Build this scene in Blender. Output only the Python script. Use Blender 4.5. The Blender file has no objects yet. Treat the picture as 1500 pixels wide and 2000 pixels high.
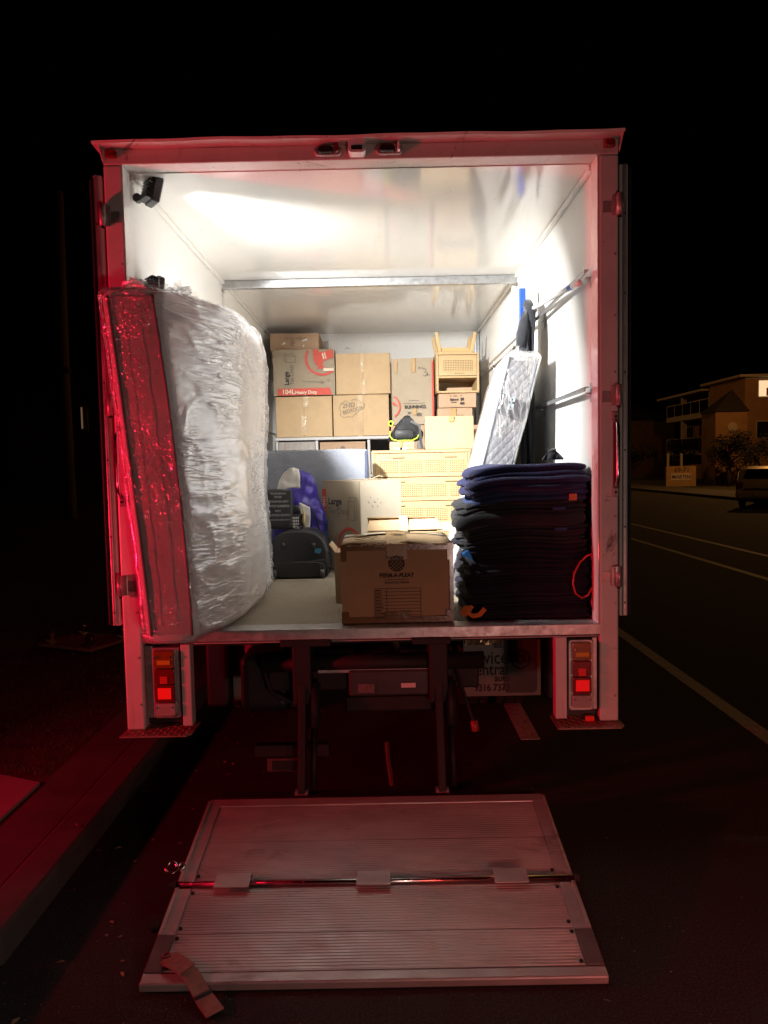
import bpy, bmesh, math, random
from mathutils import Vector, Matrix, noise
from mathutils.geometry import tessellate_polygon
random.seed(7)
R = math.radians
SC = bpy.context.scene
COL = SC.collection

# ------------------------------------------------------------------ camera
cam_d = bpy.data.cameras.new('camera')
cam = bpy.data.objects.new('camera', cam_d); COL.objects.link(cam)
cam_d.sensor_fit = 'VERTICAL'; cam_d.sensor_height = 36.0
cam_d.lens = 36.0 * 1420.0 / 2000.0
cam_d.clip_start = 0.05; cam_d.clip_end = 2000
cam.location = (0, 0, 1.7)
_p, _y, _r = R(-3.632), R(-0.183), R(-1.164)
fw = Vector((math.sin(_y)*math.cos(_p), math.cos(_y)*math.cos(_p), math.sin(_p)))
r0 = Vector((math.cos(_y), -math.sin(_y), 0)); u0 = r0.cross(fw)
rr = math.cos(_r)*r0 + math.sin(_r)*u0; uu = -math.sin(_r)*r0 + math.cos(_r)*u0
cam.rotation_euler = Matrix((rr, uu, -fw)).transposed().to_euler()
SC.camera = cam

# ------------------------------------------------------------------ world: night sky
W = bpy.data.worlds.new('World'); SC.world = W; W.use_nodes = True
nt = W.node_tree; bg = nt.nodes['Background']
sky = nt.nodes.new('ShaderNodeTexSky'); sky.sky_type = 'NISHITA'; sky.sun_disc = False
sky.sun_elevation = R(-6); sky.sun_rotation = R(200)
nt.links.new(sky.outputs[0], bg.inputs[0]); bg.inputs[1].default_value = 0.02

# ------------------------------------------------------------------ lamps
def lamp(name, kind, loc, color, power, size=.1, target=None, **kw):
    d = bpy.data.lights.new(name, kind); d.color = color; d.energy = power
    if kind == 'AREA':
        d.shape = 'RECTANGLE'; d.size = size; d.size_y = kw.pop('size_y', size)
    else: d.shadow_soft_size = size
    for k, v in kw.items(): setattr(d, k, v)
    o = bpy.data.objects.new(name, d); COL.objects.link(o); o.location = loc
    if target is not None:
        o.rotation_euler = (Vector(target)-Vector(loc)).to_track_quat('-Z', 'Y').to_euler()
    return o
# the lit work flood inside the opening, upper left
lamp('flood_beam', 'AREA', (-1.02, 3.545, 2.965), (1.0, .99, .965), 108, .10, target=(.62, 5.5, 1.40), size_y=.14, spread=R(94))
# unseen parked-car lamps at left and behind the camera; the third is added fill
lamp('tail_and_fill_glow', 'AREA', (-3.6, 2.30, 1.1), (1.0, .010, .045), 43, .16, target=(-1.0, 3.25, 1.85), size_y=.16, spread=R(110))
lamp('tail_and_fill_glow', 'AREA', (1.0, -.9, .70), (1.0, .64, .54), 16, .22, target=(.3, 3.3, .9), size_y=.16)
lamp('tail_and_fill_glow', 'AREA', (2.1, -.7, .8), (1.0, .05, .035), 4.5, .22, target=(1.35, 1.5, 0), size_y=.16, spread=R(56))  # added red fill for the right foreground, narrowed to miss the cartons
# sodium glow: the last is the inferred street lamp, the others are added fills
lamp('street_and_fill_glow', 'POINT', (11.0, 60.0, 8.0), (1.0, .46, .14), 380.0, .15)  # added fill hidden behind the truck box to brighten the balconies
lamp('street_and_fill_glow', 'POINT', (15.5, 17.0, 8.0), (1.0, .46, .14), 190, .15)  # added fill beyond the right edge to light the parked car's rear
lamp('street_and_fill_glow', 'POINT', (19.5, 36.0, 8.0), (1.0, .44, .12), 1050, .15)

SC.view_settings.view_transform = 'Standard'; SC.view_settings.look = 'None'
SC.view_settings.exposure = 0.0; SC.view_settings.gamma = 1.0
SC.cycles.use_denoising = True
SC.cycles.max_bounces = 10; SC.cycles.diffuse_bounces = 6; SC.cycles.glossy_bounces = 4
SC.cycles.transparent_max_bounces = 12
SC.cycles.caustics_reflective = False; SC.cycles.caustics_refractive = False
SC.cycles.sample_clamp_indirect = 4.0

# ================================================================== materials
def nodes(name):
    m = bpy.data.materials.new(name); m.use_nodes = True
    t = m.node_tree; b = t.nodes['Principled BSDF']
    return m, t, b
def N(t, kind, **kw):
    n = t.nodes.new(kind)
    for k, v in kw.items():
        if hasattr(n, k) and not k[0].isupper(): setattr(n, k, v)
        else: n.inputs[k].default_value = v
    return n
def math_n(t, op, a, b=None, c=None):
    n = t.nodes.new('ShaderNodeMath'); n.operation = op
    for i, x in enumerate((a, b, c)):
        if x is None: continue
        if isinstance(x, (int, float)): n.inputs[i].default_value = x
        else: t.links.new(x, n.inputs[i])
    return n.outputs[0]
def noise_n(t, scale, detail=4, rough=.55, mapping=(1,1,1), dist=0.0, rot=(0,0,0)):
    tc = t.nodes.new('ShaderNodeTexCoord')
    mp = t.nodes.new('ShaderNodeMapping'); mp.inputs['Scale'].default_value = mapping
    mp.inputs['Rotation'].default_value = rot
    t.links.new(tc.outputs['Object'], mp.inputs['Vector'])
    n = t.nodes.new('ShaderNodeTexNoise'); n.inputs['Scale'].default_value = scale
    n.inputs['Detail'].default_value = detail; n.inputs['Roughness'].default_value = rough
    n.inputs['Distortion'].default_value = dist
    t.links.new(mp.outputs[0], n.inputs['Vector'])
    return n.outputs['Fac']
def ramp(t, fac, *stops):
    r = t.nodes.new('ShaderNodeValToRGB'); e = r.color_ramp.elements
    while len(e) < len(stops): e.new(.5)
    for el, (p, c) in zip(e, stops):
        el.position = p; el.color = (c, c, c, 1) if isinstance(c, (int, float)) else (*c, 1)
    t.links.new(fac, r.inputs[0]); return r.outputs[0]
def mix(t, fac, a, b):
    n = t.nodes.new('ShaderNodeMix'); n.data_type = 'RGBA'
    for s, x in ((0, fac), (6, a), (7, b)):
        if isinstance(x, (int, float)): n.inputs[s].default_value = x
        elif isinstance(x, tuple): n.inputs[s].default_value = (*x, 1)
        else: t.links.new(x, n.inputs[s])
    return n.outputs[2]
def bump(t, b, h, strength=.3, dist=.01, prev=None):
    n = t.nodes.new('ShaderNodeBump'); n.inputs['Strength'].default_value = strength
    n.inputs['Distance'].default_value = dist
    t.links.new(h, n.inputs['Height'])
    if prev is not None: t.links.new(prev, n.inputs['Normal'])
    t.links.new(n.outputs[0], b.inputs['Normal']); return n.outputs[0]
def mul(c, f): return tuple(min(1, x*f) for x in c)

def mat(name, col, rough=.6, metal=0.0, var=.15, vs=6, bm_s=0, bm_scale=60, coat=0.0, spec=.5,
        stain=None, stain_amt=.55, stain_scale=3, mapping=(1,1,1), rvar=0.0, sheen=0.0):
    m, t, b = nodes(name)
    f = noise_n(t, vs, 5, .6, mapping)
    c = mix(t, ramp(t, f, (.3, 0.), (.7, 1.)), mul(col, 1-var), mul(col, 1+var))
    if stain is not None:
        s = noise_n(t, stain_scale, 8, .72, mapping, .6)
        c = mix(t, ramp(t, s, (stain_amt, 0.), (min(.99, stain_amt+.16), 1.)), c, stain)
    t.links.new(c, b.inputs['Base Color'])
    b.inputs['Roughness'].default_value = rough; b.inputs['Metallic'].default_value = metal
    if rvar:
        rf = noise_n(t, vs*2.3, 6, .65)
        t.links.new(ramp(t, rf, (.3, max(0, rough-rvar)), (.7, min(1, rough+rvar))), b.inputs['Roughness'])
    b.inputs['Specular IOR Level'].default_value = spec
    if coat: b.inputs['Coat Weight'].default_value = coat; b.inputs['Coat Roughness'].default_value = .12
    if sheen: b.inputs['Sheen Weight'].default_value = sheen
    if bm_s: bump(t, b, noise_n(t, bm_scale, 4, .6, mapping), bm_s, .004)
    return m

def emit(name, col, strength):
    m, t, b = nodes(name)
    b.inputs['Base Color'].default_value = (*col, 1); b.inputs['Emission Color'].default_value = (*col, 1)
    b.inputs['Emission Strength'].default_value = strength; b.inputs['Roughness'].default_value = .25
    return m

RUST = (.11, .035, .015); GRIME = (.10, .08, .06)
def painted(name, col, rust, rust_amt, rscale):
    m, t, b = nodes(name)
    f = noise_n(t, 5, 5, .6)
    c = mix(t, ramp(t, f, (.3, 0.), (.75, 1.)), mul(col, .86), mul(col, 1.06))
    g = noise_n(t, 2.2, 9, .75, (6, 6, 1), .4)             # long vertical grime runs
    c = mix(t, ramp(t, g, (.55, 0.), (.80, .65)), c, (.28, .22, .18))
    s = noise_n(t, rscale, 10, .78, (1, 1, 1), 1.0)
    c = mix(t, ramp(t, s, (rust_amt, 0.), (rust_amt+.07, 1.)), c, rust)
    k = noise_n(t, 60, 2, .5)                               # chips
    c = mix(t, ramp(t, k, (.735, 0.), (.76, .9)), c, (.09, .05, .035))
    t.links.new(c, b.inputs['Base Color']); b.inputs['Roughness'].default_value = .42
    bump(t, b, noise_n(t, 25, 5, .6), .12, .004)
    return m
PAINT = painted('white_body_paint', (.70, .67, .64), RUST, .63, 3.2)
PAINT_RUSTY = painted('rusty_body_paint', (.62, .58, .54), (.09, .03, .015), .60, 6)

def gelcoat(name='glossy_cream_gelcoat', r0=.05, r1=.14, spec=.75, sc=.55, sc2=.8):
    m, t, b = nodes(name)
    f = noise_n(t, 1.1, 4, .6)
    c = mix(t, ramp(t, f, (.3, 0.), (.7, 1.)), (.80, .785, .745), (.86, .85, .82))
    s = noise_n(t, 9, 3, .5, (1, 4, 1), 2.5)                # scuffs
    c = mix(t, ramp(t, s, (.70, 0.), (.735, sc)), c, (.32, .28, .23))
    s2 = noise_n(t, 42, 2, .5, (1, .35, 3), 1.5)
    c = mix(t, ramp(t, s2, (.745, 0.), (.77, sc2)), c, (.22, .19, .15))
    t.links.new(c, b.inputs['Base Color'])
    rf = noise_n(t, 6, 5, .6)
    t.links.new(ramp(t, rf, (.3, r0), (.75, r1)), b.inputs['Roughness'])
    b.inputs['Specular IOR Level'].default_value = spec
    bump(t, b, noise_n(t, 1.2, 1, .5), .03, .02)
    return m
GEL = gelcoat(); GEL_W = gelcoat('wall_gelcoat', .36, .40, .35, .03, .25)
GALV = mat('galvanised_steel', (.46, .47, .48), .38, .9, .2, 28, .05, 90, rvar=.12, stain=(.30, .30, .30), stain_amt=.62, stain_scale=14)
ALU = mat('scuffed_aluminium', (.50, .49, .48), .45, .75, .2, 12, .1, 70, rvar=.12, stain=(.2, .17, .15), stain_amt=.58, stain_scale=6)
STEEL_DK = mat('shaded_greasy_steel', (.013, .0125, .012), .65, .1, .3, 9, .2, 40, stain=(.035, .018, .012), stain_amt=.58)  # greasy steel, with the shadow under the bed put into its base colour
STEEL_BLK = mat('black_painted_steel', (.02, .02, .021), .45, 0, .2, 12, .1, 60)
RUBBER = mat('black_rubber', (.018, .018, .019), .75, 0, .25, 10, .2, 80)
BLACK_PL = mat('black_plastic', (.016, .016, .017), .42, 0, .2, 20, .08, 120)
HINGE = mat('hinge_paint', (.42, .36, .34), .35, .35, .2, 15, .1, 60, stain=RUST, stain_amt=.58, stain_scale=12)
CHROME = mat('worn_chrome', (.7, .69, .68), .2, 1, .1, 20, rvar=.1)

def floor_mat():
    m, t, b = nodes('chequered_floor_sheet')
    tc = t.nodes.new('ShaderNodeTexCoord'); sp = t.nodes.new('ShaderNodeSeparateXYZ')
    t.links.new(tc.outputs['Object'], sp.inputs[0])
    x = math_n(t, 'MULTIPLY', sp.outputs[0], 42); y = math_n(t, 'MULTIPLY', sp.outputs[1], 42)
    a = math_n(t, 'SINE', math_n(t, 'MULTIPLY', math_n(t, 'ADD', x, y), 3.14159))
    c_ = math_n(t, 'SINE', math_n(t, 'MULTIPLY', math_n(t, 'SUBTRACT', x, y), 3.14159))
    h = math_n(t, 'MAXIMUM', math_n(t, 'POWER', math_n(t, 'ABSOLUTE', a), 4), math_n(t, 'POWER', math_n(t, 'ABSOLUTE', c_), 4))
    f = noise_n(t, 3, 8, .7)
    col = mix(t, ramp(t, f, (.3, 0.), (.7, 1.)), (.22, .18, .125), (.40, .345, .25))
    col = mix(t, math_n(t, 'MULTIPLY', h, .45), (.09, .07, .05), col) if False else mix(t, math_n(t, 'MULTIPLY', h, .7), mul3(col) if False else col, (.52, .45, .33))
    t.links.new(col, b.inputs['Base Color']); b.inputs['Roughness'].default_value = .55
    bump(t, b, h, .9, .006)
    return m
FLOOR = floor_mat()

def cardboard(name, col, var=.10):
    m, t, b = nodes(name)
    f = noise_n(t, 3.5, 6, .65)
    c = mix(t, ramp(t, f, (.25, 0.), (.75, 1.)), mul(col, 1-var), mul(col, 1+var))
    g = noise_n(t, 26, 5, .7)
    c = mix(t, ramp(t, g, (.62, 0.), (.78, .22)), c, mul(col, .55))
    t.links.new(c, b.inputs['Base Color']); b.inputs['Roughness'].default_value = .78
    b.inputs['Specular IOR Level'].default_value = .25
    w = noise_n(t, 5, 2, .5, (26, 26, .6))
    n1 = bump(t, b, w, .18, .003)
    bump(t, b, noise_n(t, 4, 3, .5), .35, .02, n1)
    return m
KRAFT = cardboard('kraft_cardboard', (.50, .355, .205))
KRAFT_P = cardboard('pink_kraft_cardboard', (.43, .285, .185))
KRAFT_G = cardboard('grey_brown_cardboard', (.345, .285, .205))
KRAFT_W = cardboard('pale_cardboard', (.50, .44, .345))
KRAFT_B = cardboard('brown_cardboard', (.50, .34, .185))
TAPE = mat('brown_packing_tape', (.40, .25, .10), .35, 0, .1, 20, .15, 30, coat=.1)
TAPE_D = mat('dark_packing_tape', (.22, .115, .04), .22, 0, .12, 14, .3, 30, coat=.6)
def clear_tape():
    m, t, b = nodes('crinkled_clear_tape')
    b.inputs['Base Color'].default_value = (.60, .47, .30, 1); b.inputs['Roughness'].default_value = .12
    b.inputs['Coat Weight'].default_value = 1.0; b.inputs['Coat Roughness'].default_value = .05
    bump(t, b, noise_n(t, 55, 4, .7), .8, .01)
    return m
TAPE_C = clear_tape()
INK = mat('black_print', (.025, .023, .022), .7, 0, .2, 40)
INK_F = mat('faded_grey_print', (.13, .115, .10), .7, 0, .25, 60)
INK_B = mat('brown_black_print', (.05, .028, .02), .7, 0, .2, 40)
RED_P = mat('red_print', (.55, .06, .035), .6, 0, .12, 30)
CREAM_P = mat('cream_print', (.70, .60, .47), .7, 0, .1, 30)
PAPER = mat('white_paper', (.72, .71, .70), .6, 0, .05, 20)

def wood(name, c1, c2, sc=(1, 1, 14), rough=.45):
    m, t, b = nodes(name)
    f = noise_n(t, 3, 6, .65, sc, .6)
    t.links.new(mix(t, ramp(t, f, (.3, 0.), (.7, 1.)), c1, c2), b.inputs['Base Color'])
    b.inputs['Roughness'].default_value = rough
    return m
OAK = wood('light_oak_veneer', (.44, .295, .145), (.52, .365, .185))
OAK_S = wood('stool_timber', (.54, .36, .16), (.62, .44, .21))
GREYWOOD = wood('grey_wood_veneer', (.19, .16, .14), (.36, .32, .285), (9, 9, .7), .5)
UNIT = mat('pale_grey_laminate', (.46, .45, .44), .45, 0, .05, 8)
def cane():
    m, t, b = nodes('woven_cane')
    tc = t.nodes.new('ShaderNodeTexCoord'); sp = t.nodes.new('ShaderNodeSeparateXYZ')
    t.links.new(tc.outputs['Object'], sp.inputs[0])
    def cell(o): return math_n(t, 'ABSOLUTE', math_n(t, 'SUBTRACT', math_n(t, 'FRACT', math_n(t, 'MULTIPLY', o, 66)), .5))
    hx = math_n(t, 'LESS_THAN', cell(sp.outputs[0]), .29); hz = math_n(t, 'LESS_THAN', cell(sp.outputs[2]), .29)
    hole = math_n(t, 'MULTIPLY', hx, hz)
    t.links.new(mix(t, hole, (.50, .355, .175), (.13, .07, .025)), b.inputs['Base Color'])
    b.inputs['Roughness'].default_value = .55
    bump(t, b, math_n(t, 'SUBTRACT', 1.0, hole), .5, .003)
    return m
CANE = cane()

def quilt(name, col, ang, scale, strength=.7):
    m, t, b = nodes(name)
    tc = t.nodes.new('ShaderNodeTexCoord'); sp = t.nodes.new('ShaderNodeSeparateXYZ')
    t.links.new(tc.outputs['Object'], sp.inputs[0])
    x = math_n(t, 'ADD', sp.outputs[0], math_n(t, 'MULTIPLY', sp.outputs[1], .6)); z = sp.outputs[2]
    zig = math_n(t, 'ABSOLUTE', math_n(t, 'SUBTRACT', math_n(t, 'FRACT', math_n(t, 'MULTIPLY', x, 3.4)), .5))
    w = math_n(t, 'SINE', math_n(t, 'MULTIPLY', math_n(t, 'ADD', z, math_n(t, 'MULTIPLY', zig, ang)), scale))
    h = math_n(t, 'POWER', math_n(t, 'ABSOLUTE', w), .6)
    f = noise_n(t, 5, 6, .6)
    c = mix(t, ramp(t, f, (.3, 0.), (.7, 1.)), mul(col, .8), mul(col, 1.15))
    c = mix(t, h, mul(col, .55), c)
    t.links.new(c, b.inputs['Base Color']); b.inputs['Roughness'].default_value = .85
    b.inputs['Sheen Weight'].default_value = .15
    n1 = bump(t, b, h, strength, .006)
    bump(t, b, noise_n(t, 3, 3, .5), .5, .04, n1)
    return m
QUILT = quilt('grey_blue_quilting', (.27, .29, .34), .35, 170)
def cloth(name, col, sheen=.08, bs=.5, scale=18):
    m, t, b = nodes(name)
    f = noise_n(t, 7, 6, .65)
    c = mix(t, ramp(t, f, (.3, 0.), (.7, 1.)), mul(col, .75), mul(col, 1.25))
    t.links.new(c, b.inputs['Base Color']); b.inputs['Roughness'].default_value = .9
    b.inputs['Specular IOR Level'].default_value = .2; b.inputs['Sheen Weight'].default_value = sheen
    n1 = bump(t, b, noise_n(t, scale, 4, .6), bs, .012)
    bump(t, b, noise_n(t, 260, 2, .6), .25, .002, n1)
    return m
NAVY = cloth('navy_blanket', (.022, .026, .075)); BLUE = cloth('blue_blanket', (.028, .045, .12))
CHAR = cloth('charcoal_blanket', (.028, .029, .033)); BLKC = cloth('black_blanket', (.012, .012, .022))
COAT = cloth('charcoal_coat', (.026, .028, .034), .25, .3, 12)
NYLON = mat('black_nylon', (.014, .014, .016), .55, 0, .2, 30, .3, 90)
NEON = mat('neon_yellow_trim', (.55, .75, .04), .5, 0, .1, 30)
PURPLE = mat('purple_nylon', (.055, .035, .33), .38, 0, .2, 10, .5, 14)
WHITE_F = mat('white_nylon', (.66, .64, .60), .5, 0, .08, 10, .3, 20)
BLUE_F = mat('bright_blue_nylon', (.02, .16, .62), .4, 0, .15, 12, .3, 20)
CYAN_F = mat('light_blue_nylon', (.22, .55, .70), .45, 0, .1, 12, .3, 20)
ORANGE = mat('orange_webbing', (.55, .17, .03), .7, 0, .2, 40, .3, 90)
RED_CORD = mat('red_cord', (.55, .03, .035), .6, 0, .3, 90, .5, 200)
BLUE_PL = mat('blue_broom_plastic', (.025, .11, .62), .4, 0, .1, 20)
WHITE_PL = mat('white_plastic', (.75, .75, .74), .35, 0, .05, 20)

def matt_fabric(name, col, quilted=False):
    m, t, b = nodes(name)
    f = noise_n(t, 3, 5, .6)
    c = mix(t, ramp(t, f, (.3, 0.), (.7, 1.)), mul(col, .82), mul(col, 1.08))
    b.inputs['Roughness'].default_value = .75
    if quilted:
        tc = t.nodes.new('ShaderNodeTexCoord'); sp = t.nodes.new('ShaderNodeSeparateXYZ')
        t.links.new(tc.outputs['Object'], sp.inputs[0])
        a = math_n(t, 'SINE', math_n(t, 'MULTIPLY', math_n(t, 'ADD', sp.outputs[0], sp.outputs[2]), 62))
        d = math_n(t, 'SINE', math_n(t, 'MULTIPLY', math_n(t, 'SUBTRACT', sp.outputs[0], sp.outputs[2]), 62))
        h = math_n(t, 'POWER', math_n(t, 'ABSOLUTE', math_n(t, 'MULTIPLY', a, d)), .4)
        c = mix(t, h, mul(col, .80), c); n1 = bump(t, b, h, .5, .006)
    t.links.new(c, b.inputs['Base Color'])
    return m
MATT_W = matt_fabric('white_mattress_ticking', (.80, .79, .78))
MATT_G = matt_fabric('grey_border_ticking', (.60, .56, .56))
MATT_Q = matt_fabric('quilted_grey_border', (.50, .51, .55), True)
PIPE = mat('dark_piping', (.16, .15, .15), .6)
SEAM = mat('grey_seam_thread', (.30, .27, .27), .7)
PIPE_B = mat('blue_grey_piping', (.16, .18, .24), .6)
def film(name, sx, sz, amt=.34, haze=.10, b1=.9, ang=0.0, rough=.34, base=.07, white=.55):
    """stretch wrap: clear film, ridged wrinkles, glossy"""
    m = bpy.data.materials.new(name); m.use_nodes = True; t = m.node_tree
    for n in list(t.nodes): t.nodes.remove(n)
    out = t.nodes.new('ShaderNodeOutputMaterial')
    tr = t.nodes.new('ShaderNodeBsdfTransparent'); gl = t.nodes.new('ShaderNodeBsdfGlossy')
    df = t.nodes.new('ShaderNodeBsdfDiffuse')
    gl.inputs['Roughness'].default_value = rough; gl.inputs['Color'].default_value = (1, 1, 1, 1)
    df.inputs['Color'].default_value = (.85, .85, .86, 1); tr.inputs['Color'].default_value = (.97, .97, .97, 1)
    a = noise_n(t, 6, 2, .5, (sx, sx, sz), .5, (R(ang), 0, 0)); a2 = noise_n(t, 14, 2, .5, (sx, sx, sz), .4, (R(-ang*1.6), 0, 0))
    def ridge(o, p): return math_n(t, 'POWER', math_n(t, 'SUBTRACT', 1.0, math_n(t, 'MULTIPLY', math_n(t, 'ABSOLUTE', math_n(t, 'SUBTRACT', o, .5)), 4.5)), p)
    def clampn(o): return math_n(t, 'MAXIMUM', o, 0.0)
    r1 = clampn(ridge(a, 5)); r2 = clampn(ridge(a2, 5))
    mask = ramp(t, noise_n(t, 1.9, 3, .5), (.38, .06), (.64, 1.))
    h = math_n(t, 'MULTIPLY', math_n(t, 'ADD', math_n(t, 'MULTIPLY', r1, .7), math_n(t, 'MULTIPLY', r2, .5)), mask)
    bp = t.nodes.new('ShaderNodeBump'); bp.inputs['Strength'].default_value = b1; bp.inputs['Distance'].default_value = .012
    t.links.new(h, bp.inputs['Height'])
    t.links.new(bp.outputs[0], gl.inputs['Normal']); t.links.new(bp.outputs[0], df.inputs['Normal'])
    lw = t.nodes.new('ShaderNodeLayerWeight'); lw.inputs[0].default_value = .35
    m1 = t.nodes.new('ShaderNodeMixShader'); m2 = t.nodes.new('ShaderNodeMixShader')
    g = math_n(t, 'MINIMUM', math_n(t, 'ADD', math_n(t, 'MULTIPLY', lw.outputs['Fresnel'], .18), math_n(t, 'ADD', math_n(t, 'MULTIPLY', h, amt), base)), 1.0)
    t.links.new(g, m1.inputs[0]); t.links.new(tr.outputs[0], m1.inputs[1]); t.links.new(gl.outputs[0], m1.inputs[2])
    hz = math_n(t, 'ADD', math_n(t, 'MULTIPLY', h, white), haze)  # diffuse white on the ridges paints wrinkle highlights into the film
    t.links.new(hz, m2.inputs[0]); t.links.new(m1.outputs[0], m2.inputs[1]); t.links.new(df.outputs[0], m2.inputs[2])
    t.links.new(m2.outputs[0], out.inputs[0])
    return m
FILM = film('stretch_wrap_film',   .45, 3.2, .26, .09, .70, 9, .24, .05, .40)
FILM_END = film('crinkled_end_film', 3.5, 3.5, .40, .03, .9, 0, .12, .10, .15)
FILM2 = film('clear_mattress_bag', 1.5, .5, .45, .05, .7, 8, .16, .12, .4)

def asphalt():
    m, t, b = nodes('asphalt')
    f = noise_n(t, .8, 9, .75); g = noise_n(t, 120, 4, .75)
    c = mix(t, ramp(t, f, (.3, 0.), (.7, 1.)), (.026, .025, .024), (.042, .040, .038))
    c = mix(t, ramp(t, g, (.45, 0.), (.70, .8)), c, (.105, .10, .095))
    sp = noise_n(t, 55, 2, .5)
    c = mix(t, ramp(t, sp, (.735, 0.), (.76, .9)), c, (.42, .40, .36))
    t.links.new(c, b.inputs['Base Color']); b.inputs['Roughness'].default_value = .9; b.inputs['Specular IOR Level'].default_value = .2
    bump(t, b, g, .9, .006)
    return m
ASPH = asphalt()
CONC = mat('weathered_concrete', (.095, .09, .084), .85, 0, .22, 3, .5, 90, stain=(.06, .055, .05), stain_amt=.54, stain_scale=4)
CONC_L = mat('pale_concrete', (.30, .285, .265), .85, 0, .15, 3, .4, 90)
SOIL = mat('verge_soil', (.06, .055, .03), .95, 0, .4, 9, .8, 60)
GRASS = mat('dry_grass', (.085, .085, .035), .85, 0, .5, 4)
LINE = mat('worn_line_paint', (.45, .43, .40), .7, 0, .2, 30, .3, 90, stain=(.09, .085, .08), stain_amt=.53, stain_scale=14)
BRICK_F = mat('cream_render', (.33, .18, .08), .85, 0, .15, 1.5)
BRICK_D = mat('brown_brick', (.13, .07, .04), .9, 0, .2, 2)
TRIM = mat('pale_trim', (.45, .38, .30), .7, 0, .1, 4)
ROOFT = mat('dark_roof_tiles', (.03, .024, .022), .8, 0, .2, 6)
WINDK = mat('dark_window_glass', (.012, .012, .014), .12, 0, .1, 4)
WINLIT = emit('lit_window_glow', (1.0, .72, .42), .9)
SLIT = emit('warm_slit_window_glow', (1.0, .62, .32), .12)
LEAF = mat('dark_leaf', (.010, .012, .006), .7, 0, .4, 3)
BARK = mat('bark', (.07, .05, .035), .9, 0, .3, 12, .5, 30)
POLE_M = mat('weathered_pole_timber', (.20, .14, .10), .9, 0, .25, 8, .4, 20, mapping=(1, 1, .1))
CARP = mat('dull_gold_car_paint', (.55, .42, .22), .3, .3, .06, 3, coat=.7)
GLASS_C = mat('car_glass', (.01, .01, .012), .08, 0, .1, 3)
AMBER = mat('amber_lens', (.26, .085, .012), .2, 0, .12, 40, .3, 140, coat=.7)
REDLENS = mat('red_lens', (.20, .006, .006), .2, 0, .12, 40, .3, 140, coat=.7)
LITRED = emit('lit_tail_lens', (1.0, .012, .012), .30)
LITSOFT = emit('glowing_red_lens', (.6, .01, .008), .30)
LITAMB = emit('lit_amber_core', (.60, .20, .02), .05)
CLEARL = mat('clear_reverse_lens', (.45, .40, .38), .15, 0, .1, 20, .3, 120, coat=.8)

def tread_plate():
    m, t, b = nodes('rusty_tread_plate')
    f = noise_n(t, 14, 6, .7)
    c = mix(t, ramp(t, f, (.35, 0.), (.65, 1.)), (.30, .16, .11), (.42, .33, .28))
    t.links.new(c, b.inputs['Base Color']); b.inputs['Roughness'].default_value = .55; b.inputs['Metallic'].default_value = .3
    return m
TREADP = tread_plate()

# ================================================================== geometry helpers
def tag(o, label=None, cat=None, group=None, kind=None):
    if label: o['label'] = label
    if cat: o['category'] = cat
    if group: o['group'] = group
    if kind: o['kind'] = kind
    return o
def thing(name, label, cat, loc=(0, 0, 0), rz=0.0, group=None):
    o = bpy.data.objects.new(name, None); COL.objects.link(o)
    o.location = loc; o.rotation_euler = (0, 0, rz); o.empty_display_size = .1
    tag(o, label, cat, group); return o
def add(name, bm, m, parent=None, smooth=False, world=False, bevel=0, loc=None, rot=None, seg=2):
    me = bpy.data.meshes.new(name)
    bm.normal_update(); bm.to_mesh(me); bm.free()
    me.materials.append(m)
    if smooth:
        for p in me.polygons: p.use_smooth = True
    return link(name, me, parent, world, bevel, loc, rot, seg)
def link(name, me, parent=None, world=False, bevel=0, loc=None, rot=None, seg=2):
    o = bpy.data.objects.new(name, me); COL.objects.link(o)
    if loc is not None: o.location = loc
    if rot is not None: o.rotation_euler = rot
    if parent is not None:
        o.parent = parent
        if world: o.matrix_parent_inverse = Matrix.LocRotScale(parent.location, parent.rotation_euler, None).inverted()
    if bevel:
        md = o.modifiers.new('bevel', 'BEVEL'); md.width = bevel; md.segments = seg
        md.limit_method = 'ANGLE'; md.angle_limit = R(50)
    return o
def BM(): return bmesh.new()
def box(bm, x0, x1, y0, y1, z0, z1, M=None):
    vs = [bm.verts.new(Vector(v)) for v in ((x0,y0,z0),(x1,y0,z0),(x1,y1,z0),(x0,y1,z0),(x0,y0,z1),(x1,y0,z1),(x1,y1,z1),(x0,y1,z1))]
    for f in ((3,2,1,0),(4,5,6,7),(0,1,5,4),(1,2,6,5),(2,3,7,6),(3,0,4,7)): bm.faces.new([vs[i] for i in f])
    if M is not None:
        for v in vs: v.co = M @ v.co
    return bm
def B(x0, x1, y0, y1, z0, z1): return box(BM(), x0, x1, y0, y1, z0, z1)
def frame_axes(d):
    d = Vector(d).normalized(); a = Vector((0, 0, 1)) if abs(d.z) < .9 else Vector((1, 0, 0))
    u = d.cross(a).normalized(); return u, d.cross(u).normalized()
def tube(bm, pts, r, n=8, cap=True):
    pts = [Vector(p) for p in pts]; rings = []; rs = r if isinstance(r, (list, tuple)) else [r]*len(pts)
    d0 = (pts[1]-pts[0]); u, v = frame_axes(d0)
    for i, p in enumerate(pts):
        d = (pts[min(i+1, len(pts)-1)]-pts[max(i-1, 0)]).normalized()
        u = (u-d*u.dot(d)).normalized(); v = d.cross(u)
        rings.append([bm.verts.new(p+(u*math.cos(2*math.pi*k/n)+v*math.sin(2*math.pi*k/n))*rs[i]) for k in range(n)])
    for a, b in zip(rings, rings[1:]):
        for k in range(n): bm.faces.new((a[k], a[(k+1) % n], b[(k+1) % n], b[k]))
    if cap: bm.faces.new(rings[0][::-1]); bm.faces.new(rings[-1])
    return bm
def T(pts, r, n=8): return tube(BM(), pts, r, n)
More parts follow.
